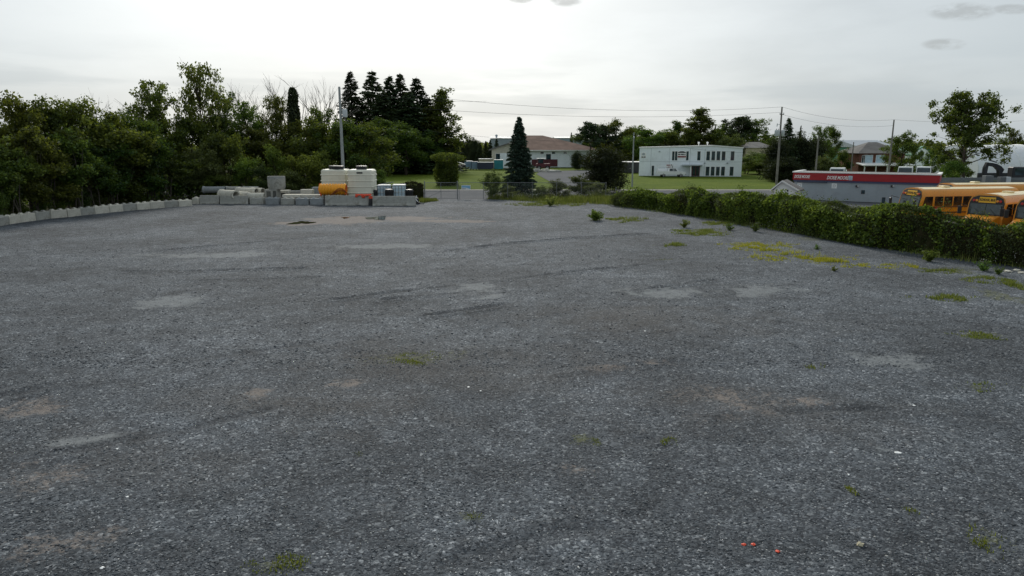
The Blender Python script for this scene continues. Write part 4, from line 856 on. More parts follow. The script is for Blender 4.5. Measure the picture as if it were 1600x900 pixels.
skip_box('parked_trailer', 'long white-roofed trailer standing behind the navy bin', 748, 770, 248.0, 196, M_TAN, M_TRIMW, 'trailer')
Y = 186; p = at(713, 262, Y); t = thing('utility_trailer', 'dark low trailer with raised pale tailboard left of the bins', 'trailer', (p.x, Y, 0))
MB().cbox(0, 2.4, 0, 1.8, .45, 1.3, .05).build('bed', M_EXC, t); MB().prism([(.1, 2.0), (2.2, 1.35), (2.25, 1.5), (.15, 2.15)], .1, 1.7).build('tailboard', M_TRIMW, t)
for s_ in (0.05, 1.75): wheel(t, 1.2, s_, .38, .2)
Y = 185; p = at(838, 262, Y); t = thing('farm_machine', 'maroon machine with pale roof parked in front of the white workshop', 'machine', (p.x, Y, 0))
MB().cbox(0, 3.6, 0, 1.8, .6, 1.7, .1).cbox(.3, 2.0, .1, 1.7, 1.7, 2.9, .1).build('body', M_DARKRED, t); MB().cbox(.1, 2.4, -.1, 1.9, 2.9, 3.05, .04).build('roof', M_TRIMW, t); MB().box(.5, 1.8, .07, .09, 1.8, 2.8).build('side_window', M_GLASS, t)
for x in (.7, 2.9):
    for y in (-.05, 1.85): wheel(t, x, y, .6, .35)
for i, (px, lab) in enumerate(((833, 'low grey boulder heap left of the driveway edge'), (853, 'pale boulder at the driveway edge below the workshop'), (862, 'long low pale stone at the driveway edge'))):
    p = G(px, 268.5); bm = bmesh.new(); bmesh.ops.create_icosphere(bm, subdivisions=3, radius=1)
    for v in bm.verts: v.co *= 1 + .35 * (math.sin(v.co.x * 3 + i) * math.cos(v.co.y * 4 + 2 * i)); v.co.x *= (1.8, 1.1, 1.9)[i]; v.co.z = max(v.co.z, -.3) * (.6, .7, .4)[i]
    me = bpy.data.meshes.new('boulder'); bm.to_mesh(me); bm.free(); me.materials.append((M_CONC, M_CONC_L, M_CONC)[i]); tag(link('boulder', me, None, (p.x, p.y, .1)), lab, 'boulder')
# ------------------------------------------------------------------ concrete yard
def lego_block(m, L=1.5, lugs=2):
    k = MB().cbox(-L / 2, L / 2, -.375, .375, 0, .72, .035)
    for i in range(lugs):
        x = (i + .5) / lugs * L - L / 2; k.hull([(x - .17, -.17, .71), (x + .17, -.17, .71), (x + .17, .17, .71), (x - .17, .17, .71), (x - .09, -.09, .84), (x + .09, -.09, .84), (x + .09, .09, .84), (x - .09, .09, .84)])
    return k
edge = [G(-14, 356), G(0, 354), G(32, 348.3), G(71, 343.5), G(106, 340.0), G(137, 336.3), G(168, 333.3), G(206, 329.5), G(232, 327.2), G(258, 325.2), G(280, 323.6), G(301, 322)]
def walk(pts, step):
    out, carry = [], 0.0
    for a, b in zip(pts[:-1], pts[1:]):
        L = (b - a).length
        while carry <= L: out.append((a.lerp(b, carry / L), (b - a).normalized())); carry += step
        carry -= L
    return out
blk = walk([Vector((p.x, p.y, 0)) for p in edge], 1.53); nb = len(blk)
variants = [lego_block(None).build('concrete_block', m) for m in (M_CONC_L, M_CONC, M_CONC_L)]
EDGE_NOTE = ['first', 'second', 'third', 'fourth', 'fifth', 'sixth', 'seventh', 'eighth', 'ninth', 'tenth', 'eleventh', 'twelfth', 'thirteenth', 'fourteenth', 'fifteenth', 'sixteenth', 'seventeenth', 'eighteenth', 'nineteenth', 'twentieth', 'twenty-first', 'twenty-second', 'twenty-third', 'twenty-fourth', 'twenty-fifth', 'twenty-sixth', 'twenty-seventh', 'twenty-eighth', 'twenty-ninth', 'thirtieth']
for i, (p, d) in enumerate(blk):
    src = variants[i % 3]; o = src if i < 3 else src.copy()
    if i >= 3: col.objects.link(o)
    o.location = (p.x - .42, p.y, random.uniform(-.05, .02)); o.rotation_euler = (random.uniform(-.015, .015), random.uniform(-.02, .02), math.atan2(d.y, d.x) + random.uniform(-.03, .03))
    k = nb - 1 - i
    tag(o, ('%s concrete block from the pipe yard corner in the row along the thicket' % EDGE_NOTE[k]) if k else 'concrete block at the pipe yard corner, last of the thicket row', 'block', 'interlocking concrete blocks edging the lot')
def on_lot(o, px, py, rz=0.0, dz=0.0):
    p = G(px, py); o.location = (p.x, p.y, dz); o.rotation_euler = (0, 0, rz); return o
def yard_block(px0, px1, py, label, m, lugs=2, h=None):
    p, q = G(px0, py), G(px1, py); L = q.x - p.x - .06; o = lego_block(m, L, lugs).build('concrete_block', m); o.location = ((p.x + q.x) / 2, p.y + .38, random.uniform(-.02, .01)); o.rotation_euler = (0, 0, random.uniform(-.03, .03))
    return tag(o, label, 'block', 'concrete blocks fronting the pipe yard')
def barrier(px0, px1, py, label, m, h=1.05, group='concrete barriers fronting the yard', flat=True):
    p, q = G(px0, py), G(px1, py); L = q.x - p.x
    prof = [(-.31, 0), (-.31, .09), (-.20, .30), (-.10, h - .02), (-.08, h), (.08, h), (.10, h - .02), (.20, .30), (.31, .09), (.31, 0)]
    k = MB().prism(prof, -L / 2, L / 2, 'x')
    t = thing('concrete_barrier', label, 'barrier', ((p.x + q.x) / 2, p.y + .33, 0), random.uniform(-.02, .02), group)
    k.build('body', m, t)
    for x in (-L * .28, L * .28): MB().box(x - .22, x + .22, -.325, .325, -.001, .085).build('lift_slot_shade', M_HOLE_SHADE, t)  # solid dark blocks, the shade of the slots painted on
    return t
yard_block(300, 310, 319.6, 'white-faced short concrete block ending the thicket row at the yard', M_CONC_L, 1)
barrier(312, 342, 319.3, 'short pale concrete barrier at the left end of the yard front', M_CONC, .98)
barrier(343.5, 387, 319.6, 'grey concrete barrier with a pipe lying behind its top', M_CONC, .95)
yard_block(390, 412, 319.6, 'concrete block right of the barrier, a pale pipe above it', M_CONC)
yard_block(414.5, 436, 319.8, 'blue-grey concrete block below the manhole ring', M_CONC_B)
yard_block(439, 460, 320, 'concrete block just right of the manhole ring stack', M_CONC)
yard_block(461.5, 482.5, 320.2, 'concrete block second to the left of the orange culvert', M_CONC_B)
yard_block(484, 505, 320.4, 'blue-grey concrete block beside the orange culvert end', M_CONC_B)
barrier(508, 575, 321.3, 'long concrete barrier in front of the cream tanks', M_CONC, 1.06)
barrier(582, 649, 322.2, 'long concrete barrier in front of the white totes', M_CONC, 1.06)
def pipe(px0, px1, pyc, Y, dia, label, rz=0.0, m=None, L=None, z=None):
    a, b = at(px0, pyc, Y), at(px1, pyc, Y); L = L or (b.x - a.x) / max(.4, math.cos(rz)); r = dia / 2
    t = thing('concrete_pipe', label, 'pipe', ((a.x + b.x) / 2, Y, max(r, a.z) if z is None else z), rz, 'concrete pipes stacked in the yard'); Mx = Matrix.Rotation(math.pi / 2, 4, 'Y')
    MB().lathe([(r, -L / 2), (r, L / 2), (r * .74, L / 2), (r * .74, -L / 2)], 24, Mx, True).build('barrel', m or M_CONC, t, True)
    MB().lathe([(r * 1.12, -L / 2 - .005), (r * 1.12, -L / 2 + .16), (r * 1.004, -L / 2 + .22), (r * 1.004, -L / 2 - .005)], 24, Mx, True).build('collar', m or M_CONC, t, True)
    return t
pipe(318, 352, 296.5, 83, .75, 'blue-grey concrete pipe lying at the back left of the yard', .04, M_CONC_B)
pipe(353, 378, 295.5, 84.5, .62, 'concrete pipe end to end behind the blue-grey one', -.05, M_CONC)
pipe(380, 404, 294.5, 86, .5, 'thin concrete pipe at the very back of the stack', .03, M_CONC)
pipe(343, 372, 304.5, 79.3, 1.1, 'fat concrete pipe behind the barrier, its end open to the right', -.5, M_CONC_L)
pipe(372, 391, 304.5, 79.8, .75, 'small concrete pipe beside the fat one, bore showing', -.5, M_CONC_L)
pipe(368, 404, 298.8, 81.2, .8, 'pale concrete pipe in the upper tier with dark open bore', -.45, M_CONC_L)
pipe(392, 413, 298.8, 82, .8, 'upper tier concrete pipe touching the square chamber', -.45, M_CONC_L)
pipe(388, 413, 306.2, 78.9, .7, 'pale concrete pipe lying right behind the front block', .02, M_CONC_L)
# manhole chamber and ring
Y = 80; A, B = at(414, 310, Y), at(433, 310, Y); w_ = B.x - A.x; zt = at(420, 296, Y).z
t = thing('square_chamber', 'square concrete chamber with dark openings under the manhole ring', 'chamber', (A.x, Y, 0))
k = MB().cbox(0, w_, 0, w_, 0, zt, .03); k.build('body', M_CONC, t); MB().box(.22, w_ * .5, -.02, .06, zt - .85, zt - .2).build('opening', M_HOLE_SHADE, t); MB().box(w_ * .68, w_ * .95, -.02, .06, zt - 1.0, zt - .15).build('opening', M_HOLE_SHADE, t)  # openings are solid dark plates, their inner shade put into the colour
c = at(427, 296, Y); r = (at(440.5, 290, Y).x - at(413.5, 290, Y).x) / 2; hz = at(427, 276, Y).z - zt
t = thing('manhole_ring', 'wide round concrete manhole ring standing on the square chamber', 'ring', (c.x + .1, Y + .95, zt + .01))
MB().lathe([(r * .70, 0), (r * .90, 0), (r * .92, .08), (r, .26), (r, hz - .06), (r * .985, hz), (r * .85, hz)], 40, None, True).build('ring_wall', M_CONC, t, True)
MB().lathe([(r * .3, .04), (r * .70, .04), (r * .70, .16), (r * .3, .16)], 30, None, True).build('ledge', M_CONC, t, True); MB().lathe([(r * 1.012, hz - .18), (r * 1.012, hz - .1), (r * .99, hz - .1), (r * .99, hz - .18)], 40, None, True).build('lip', M_CONC_B, t, True)
def slab(px0, px1, py0, py1, Y, label, m, dep=1.4, rz=0.0, name='concrete_slab', cat='slab'):
    A, B = at(px0, py1, Y), at(px1, py1, Y); z0, z1 = max(0.0, A.z), at(px0, py0, Y).z
    t = thing(name, label, cat, (A.x, Y, 0), rz, 'precast pieces in the yard'); W = B.x - A.x
    MB().cbox(0, W, 0, dep, z1 - min(.32, z1 - .02), z1, .03).build('plate', m, t)
    MB().cbox(.12, .42, .1, dep - .1, 0, z1 - .3, .02).cbox(W - .42, W - .12, .1, dep - .1, 0, z1 - .3, .02).build('bearer', M_CONC, t); return t
slab(433, 450, 297.5, 304, 82.5, 'pale concrete slab just right of the manhole ring', M_CONC_L, 1.2)
slab(441, 469, 304.2, 310.5, 79, 'low concrete slab over the front blocks, dark hole at its end', M_CONC_L, 1.3, -.05)
slab(450, 471, 298.5, 303, 84, 'thin concrete slab at the back between the ring and the chunky block', M_CONC, 1.2)
slab(470, 506, 304.5, 309.5, 79.2, 'long pale slab ending at the orange culvert', M_CONC_L, 1.2)
Y = 82; A, B = at(471, 304, Y), at(490, 304, Y); o = lego_block(M_CONC, B.x - A.x, 0).build('concrete_block', M_CONC_L); o.scale = (1, 1, 2.0); o.location = ((A.x + B.x) / 2, Y, 0); tag(o, 'tall concrete block standing behind the long pale slab', 'block')
Y = 84; A, B = at(489, 304, Y), at(503, 304, Y); o = lego_block(M_CONC, B.x - A.x, 0).build('concrete_block', M_CONC_B); o.scale = (1, 1, 2.2); o.location = ((A.x + B.x) / 2, Y, 0); tag(o, 'dark concrete block behind the orange culvert end', 'block')
# cream holding tanks
def tank(px0, px1, pytop, Y, label, dep=2.6):
    A, B = at(px0, 300, Y), at(px1, 300, Y); W = B.x - A.x; h = at(px0, pytop, Y).z
    t = thing('holding_tank', label, 'tank', (A.x, Y, 0), 0, 'cream plastic holding tanks'); k = MB().cbox(0, W, 0, dep, .1, h, .16); k.build('shell', M_POLY, t)
    for i in range(5): z = .45 + i * (h - .7) / 4.6; MB().cbox(-.05, W + .05, -.05, dep + .05, z, z + .10, .03).build('rib', M_POLY, t)
    MB().box(.1, W - .1, .1, dep - .1, 0, .11).build('base', M_CONC, t); return t, W, h
t1, W1, h1 = tank(502.5, 541.5, 265, 81.2, 'cream ribbed plastic tank behind the orange culvert')
t2, W2, h2 = tank(543.5, 582.5, 265.3, 80.2, 'cream ribbed plastic tank above the red sheeting')
def lid(x, y, h, r, label):
    MB_ = MB().lathe([(r, 0), (r, .24), (r * 1.08, .26), (r * 1.08, .36), (r * .9, .42), (0, .44)], 20); o = MB_.build('tank_lid', M_BLACK, None, True, (x, y, h)); tag(o, label, 'lid', 'black tank lids')
xa, xb = t1.location.x, t2.location.x
lid(xa + W1 * .42, 82.6, h1, .55, 'black round lid on the back of the left tank'); lid(xa + W1 * .66, 81.9, h1 - .0, .6, 'black round lid at the front edge of the left tank, overlapping the other'); lid(xb + W2 * .5, 81.4, h2, .6, 'black round lid on the tank above the red sheeting')
MB().cbox(W2 * .38, W2 * .62, -.09, .02, h2 - .42, h2 - .26, .04).build('grip', M_BLACK, t2)
# orange corrugated culvert
Y = 78.9; A, B = at(499.5, 296, Y), at(541, 296, Y); L = B.x - A.x; r = (at(510, 286.3, Y).z - at(510, 305, Y).z) / 2; prof = []
for i in range(9 * 6 + 1):
    x = -L / 2 + L * i / 54; prof.append((r * (0.93 + .075 * math.cos(2 * math.pi * i / 6 + math.pi)), x))
t = thing('corrugated_culvert', 'short fat orange corrugated plastic culvert leaning on the left cream tank', 'culvert', ((A.x + B.x) / 2, Y + .1, at(520, 296, Y).z))
MB().lathe(prof + [(r * .8, L / 2), (r * .8, -L / 2)], 28, Matrix.Rotation(math.pi / 2, 4, 'Y'), True).build('tube', M_ORANGE, t, True)
MB().tube([(-L / 2 + .3, -r - .04, -r), (-L / 2 - .05, -r * .6, 0), (-L / 2 + .02, 0, r * .98)], .06, 6).tube([(L / 2 + .03, -r * .9, -r * .8), (L / 2 + .03, -r * .3, r * .7)], .07, 6).build('strap', M_RED, t)
zc = max(.2, t.location.z - r)
MB().cbox(-L / 2 + .2, -L / 2 + .5, -.6, .6, -t.location.z, -r * .94, .02).cbox(L / 2 - .5, L / 2 - .2, -.6, .6, -t.location.z, -r * .94, .02).build('cradle', M_CONC, t)
# rusty hoops in front of the culvert
p = at(530, 304, 78); t = thing('steel_hoops', 'rusty bent steel hoops leaning in front of the orange culvert', 'hoops', (p.x, 77.9, 0)); base = at(530, 306, 77.9).z
for i in range(4):
    pts = [(-.95 + 1.9 * j / 10, -.02 + .07 * i, max(.03, base + (.95 - .12 * i) * math.sin(math.pi * (j + .2) / 11) * (.6 + .05 * j))) for j in range(11)]; MB().tube([(-.95, .07 * i, .02)] + pts + [(.98, .07 * i, .02)], .035, 5).build('hoop', M_RUST, t)
# red sheeting draped over the barrier
def drape(name, px0, px1, Y, zt, m, label, cat, wid=.9, fall=.5, seed=1):
    A, B = at(px0, 306, Y), at(px1, 306, Y); n, m_ = 26, 14; vs, fs = [], []
    for i in range(n):
        for j in range(m_):
            u, v = i / (n - 1), j / (m_ - 1); y = (v - .35) * wid; over = max(0.0, -y - .12)
            z = zt + .05 * math.sin(u * 19 + seed) * math.cos(v * 9) + .04 * math.sin(u * 41 + v * 17) + .03 - over * fall * (1.2 + .8 * math.sin(u * 11 + seed)) * 2
            vs.append((A.x + (B.x - A.x) * u + .05 * math.sin(v * 8 + u * 5), Y + (y if y > -.12 else -.12 - over * .25) + .03 * math.sin(u * 30), z))
    for i in range(n - 1):
        for j in range(m_ - 1): a = i * m_ + j; fs.append((a, a + m_, a + m_ + 1, a + 1))
    o = MB().add(vs, fs).build(name, m, None, True); md = o.modifiers.new('s', 'SOLIDIFY'); md.thickness = .015; return tag(o, label, cat)
bp = G(540, 321.3)
drape('plastic_sheeting', 555, 580, bp.y + .30, 1.13, M_RED, 'crumpled red plastic sheeting draped over the barrier end', 'sheeting', .8, .55, 2)
p = G(578.5, 321.8); t = thing('safety_barrel', 'black and red barrel in the gap between the two long barriers', 'barrel', (p.x, p.y + .5, 0)); MB().lathe([(.28, 0), (.28, .08), (.24, .1), (.22, .75), (.2, .8)], 16).build('body', M_BLACK, t, True); MB().lathe([(.236, .76), (.226, .98), (.2, 1.02), (.205, .77)], 16, None, True).build('collar', M_RED, t, True)
# totes and clutter behind the right barrier
def tote(px0, px1, pyt, Y, label):
    A, B = at(px0, 305, Y), at(px1, 305, Y); W = B.x - A.x; h = at(px0, pyt, Y).z; t = thing('liquid_tote', label, 'tote', (A.x, Y, 0), random.uniform(-.1, .1), 'white caged totes behind the barrier')
    MB().cbox(.04, W - .04, .04, 1.2, .16, h - .14, .09).build('bottle', M_BLUEW, t); MB().cbox(.0, W, 0, 1.24, h - .16, h, .05).build('cover', M_WHITE, t)
    MB().box(0, W, 0, 1.24, 0, .14).build('pallet', M_POLE, t)
    for i in range(4): z = .3 + i * (h - .5) / 3.4; MB().box(-.02, W + .02, -.03, 0, z, z + .06).box(-.03, -.002, 0, 1.24, z, z + .06).build('cage_bar', M_WHITE, t)
    for i in range(5): x = i * (W - .05) / 4; MB().box(x, x + .05, -.055, -.031, .14, h - .16).build('cage_bar', M_GALV, t)
    return h, A.x, W
tote(589.5, 609, 289, 80.2, 'white tote with a pole on its top, nearest the cream tanks'); tote(613, 633, 288.5, 80, 'white tote farther from the cream tanks')
h_, x_, w_ = at(600, 289, 80.2).z, at(592, 289, 80.2).x, 1
o = MB().tube([(x_, 80.8, h_ + .05), (x_ + 1.6, 80.6, h_ + .3)], .04, 6).build('metal_pole', M_GALV); tag(o, 'thin grey pole lying across the tote nearest the tanks', 'pole')
def bin_(px0, px1, pyt, Y, label, m, r=None):
    A, B = at(px0, 305, Y), at(px1, 305, Y); r = (B.x - A.x) / 2; h = at(px0, pyt, Y).z; t = thing('black_bin', label, 'bin', ((A.x + B.x) / 2, Y, 0), 0, 'dark bins among the totes')
    MB().lathe([(r * .8, 0), (r * .95, h * .8), (r, h * .82), (r, h * .88), (r * .9, h * .9)], 18).build('body', m, t, True); MB().lathe([(r * .92, h * .9), (r * .85, h * .97), (0, h)], 18).build('lid', m, t, True)
bin_(583.5, 590, 295.5, 80, 'narrow black bin against the right side of the cream tank', M_BLACK); bin_(601, 616, 295, 79.3, 'rounded black bin standing between the two white totes', M_BLACK); bin_(633, 646, 295.5, 80.5, 'dark bin at the right end of the tote row', M_BLACK)
p = G(653, 319.5); t = thing('water_pump', 'small black pump with white hose beside the right barrier end', 'pump', (p.x - .1, p.y + .3, 0)); MB().cbox(-.25, .25, -.2, .2, 0, .25, .04).lathe([(.16, .25), (.2, .5), (.12, .7)], 12).build('housing', M_BLACK, t); MB().tube([(0, -.05, .72), (-.05, -.2, .95), (-.15, -.25, .6), (.1, -.3, .3)], .05, 7).build('hose', M_WHITE, t); MB().tube([(.2, 0, .08), (.5, -.1, .05), (.75, 0, .05)], .05, 6).build('outlet', M_BLACK, t)
# ------------------------------------------------------------------ poles and wires
def pole(name, px_top, pytop, Y, label, m=M_POLE, r=.15):
    p = at(px_top, pytop, Y); t = thing(name, label, 'pole', (p.x, Y, -.1)); MB().lathe([(r, 0), (r * .95, p.z * .3), (r * .62, p.z + .1)], 12).build('shaft', m, t, True); return t, p
def can(t, x, z, r=.26, h=.95, y=-.05):
    k = MB().lathe([(r * .85, 0), (r, .05), (r, h - .06), (r * .9, h), (0, h + .06)], 14, Matrix.Translation((x, y, z))).build('transformer', M_XFMR, t, True)
    MB().tube([(x, y, z + h), (x, y, z + h + .22)], .05, 6).build('bushing', M_BLACK, k); MB().box(min(0, x), max(0, x), y - .04, y + .04, z + h * .55, z + h * .65).build('bracket', M_GALV, k)
t, pa = pole('utility_pole', 530, 135.5, 90, 'tall grey pole with one transformer rising behind the cream tanks', M_POLE_CONC, .22); can(t, .55, at(537, 182, 90).z, .32, 1.0)
t, pb = pole('utility_pole', 990.5, 207, 113, 'thin wooden pole at the left corner of the white office', M_POLE_CONC, .14); can(t, .0, at(990, 215, 113).z, .12, .3, -.2)
t, pc = pole('utility_pole', 1222, 167, 120, 'tall wooden pole carrying transformers above the garden shed', M_POLE, .2)
za = at(1220, 178.5, 120).z; MB().cbox(-.35, .35, -.2, -.08, za, za + .12, .02).build('crossarm', M_POLE, t)
for x, z in ((-.3, .12), (.3, .12)): MB().lathe([(.05, 0), (.08, .06), (.05, .12), (.08, .18), (.03, .26)], 8, Matrix.Translation((x, -.14, za + z))).build('insulator', M_XFMR, t)
zb = at(1218, 212, 120).z
for x in (-.75, -.42, .42): can(t, x, zb, .27, 1.0, -.22 if x < 0 else -.1)
MB().tube([(-.6, -.1, at(1213, 194, 120).z), (0, -.1, at(1213, 194, 120).z + .1)], .04, 5).tube([(-.65, -.1, at(1213, 194, 120).z - .3), (-.6, -.1, at(1213, 194, 120).z + .2)], .07, 6).build('cutout_switch', M_XFMR, t)
t, pd = pole('utility_pole', 1279, 214, 118, 'plain wooden pole in front of dark conifers behind the depot', M_POLE, .16)
t, pe = pole('utility_pole', 1397, 187, 128, 'bare wooden pole beside the leafy tree behind the depot', M_POLE, .18)
t, pf = pole('utility_pole', 1334, 222, 135, 'slender dark pole left of the brick house', M_POLE, .13)
def wire(name, a, b, sag, label, r=.022):
    pts = [a.lerp(b, k / 24) - Vector((0, 0, sag * 4 * (k / 24) * (1 - k / 24))) for k in range(25)]
    o = MB().tube(pts, r, 4).build(name, M_WIRE); return tag(o, label, 'wire', 'overhead power lines')
tl = Vector((-40, 110, 15.2))
wire('power_line', at(640, 148, 105), Vector((pc.x, 120, pc.z)), 1.3, 'topmost overhead wire between the spruces and the transformer pole')
wire('power_line', at(640, 168, 105), Vector((pc.x - .3, 120, za + .3)), 1.0, 'second overhead wire between the spruces and the transformer pole')
wire('power_line', at(660, 203, 105), Vector((pb.x, 113, pb.z - 1.2)), .7, 'low overhead wire passing the brown-roofed workshop', .018)
wire('power_line', Vector((pb.x, 113, pb.z - 1.2)), Vector((pc.x, 120, at(1215, 240, 120).z)), .5, 'low wire crossing the front of the white office', .018)
wire('power_line', Vector((pc.x, 120, pc.z)), Vector((pe.x, 128, pe.z)), .9, 'upper wire from the transformer pole to the bare pole', .018)
wire('power_line', Vector((pc.x, 120, za)), Vector((pe.x, 128, pe.z - 1.0)), .9, 'lower wire from the transformer pole to the bare pole', .018)
wire('power_line', Vector((pe.x, 128, pe.z)), at(1700, 178, 150), 1.0, 'wire leaving the bare pole over the big poplar', .018)
wire('power_line', Vector((pa.x, 90, pa.z - .2)), at(760, 158, 125), .6, 'wire running from the grey pole into the spruces', .018)
# ------------------------------------------------------------------ back fence and gate
FY = 86.0
def chain(root, x0, x1, y0, y1, h, step=.2):
    """diamond wire mesh of thin real wires"""
    L = math.hypot(x1 - x0, y1 - y0); ux, uy = (x1 - x0) / L, (y1 - y0) / L; k = MB(); n = int((L + h) / step)
    for i in range(n + 1):
        for sg in (1, -1):
            s0 = i * step - (h if sg > 0 else 0); s1 = s0 + sg * h; a, b = (0, h)
            A, B = [s0, .05], [s1, h]
            lo, hi = (A, B)
            def clip(P, Q):
                if P[0] < 0: t = (0 - P[0]) / (Q[0] - P[0] + 1e-9); return [0, P[1] + (Q[1] - P[1]) * t]
                if P[0] > L: t = (L - P[0]) / (Q[0] - P[0] + 1e-9); return [L, P[1] + (Q[1] - P[1]) * t]
                return P
            if (A[0] < 0 and B[0] < 0) or (A[0] > L and B[0] > L): continue
            A, B = clip(A, B), clip(B, A)
            if abs(A[1] - B[1]) < .05: continue
            k.tube([(x0 + ux * A[0], y0 + uy * A[0], A[1]), (x0 + ux * B[0], y0 + uy * B[0], B[1])], .003, 3, False)
    return k.build('wire_mesh', M_GALV, root)
x0, x1, x2 = at(664, 300, FY).x, at(714, 300, FY).x, at(740, 300, FY).x; H2 = 2.0
t = thing('chain_link_gate', 'wide low chain-link gate across the yard entrance', 'gate', (0, 0, 0)); t.location = (x0, FY, 0)
MB().tube([(.1, 0, .12), (.1, 0, H2), (x1 - x0 - .1, 0, H2), (x1 - x0 - .1, 0, .12), (.1, 0, .12)], .026, 6).tube([((x1 - x0) / 2, 0, .12), ((x1 - x0) / 2, 0, H2)], .03, 6).tube([(.1, 0, .95), (x1 - x0 - .1, 0, .95)], .02, 6).tube([(.1, 0, .12), ((x1 - x0) / 2, 0, .95)], .02, 5).build('frame', M_GALV, t); chain(t, .12, x1 - x0 - .12, 0, 0, H2 - .02)
for x in (-.05, x1 - x0 + .05): MB().lathe([(.06, 0), (.06, H2 + .15), (0, H2 + .22)], 8, Matrix.Translation((x, 0, 0))).build('post', M_GALV, t)
def fence_run(pts, label, posts=3.0, mesh=True, h=2.0):
    t = thing('chain_link_fence', label, 'fence', (0, 0, 0)); t.location = (pts[0][0], pts[0][1], 0); o = pts[0]
    for (ax, ay), (bx, by) in zip(pts[:-1], pts[1:]):
        L = math.hypot(bx - ax, by - ay); n = max(1, round(L / posts)); MB().tube([(ax - o[0], ay - o[1], h), (bx - o[0], by - o[1], h)], .028, 6).build('top_rail', M_GALV, t)
        for i in range(n + 1): MB().lathe([(.035, 0), (.035, h + .05), (0, h + .1)], 7, Matrix.Translation((ax + (bx - ax) * i / n - o[0], ay + (by - ay) * i / n - o[1], 0))).build('post', M_GALV, t)
        if mesh: chain(t, ax - o[0], bx - o[0], ay - o[1], by - o[1], h - .05)
    return t
fence_run([(x1 + .25, FY), (11.3, FY - .6)], 'chain-link fence running through tall weeds right of the gate')
a, b = at(721, 296.5, FY - .1), at(735, 289.5, FY - .1)
t = thing('fence_sign', 'small pale blue and white sign wired to the fence right of the gate', 'sign', (a.x, FY - .08, 0)); MB().box(0, b.x - a.x, -.02, 0, a.z, b.z).build('panel', M_WHITE, t)
w_, h_ = b.x - a.x, b.z - a.z
MB().prism([(.04, a.z + h_ * .5), (w_ * .55, a.z + h_ * .45), (w_ - .04, a.z + h_ * .2), (w_ - .04, a.z + h_ * .9), (.04, b.z - .04)], -.03, -.022).build('blue_band', M_SIGNBLUE, t); MB().box(.06, w_ * .5, -.03, -.022, a.z + .06, a.z + h_ * .35).build('lettering', M_SEAM, t)
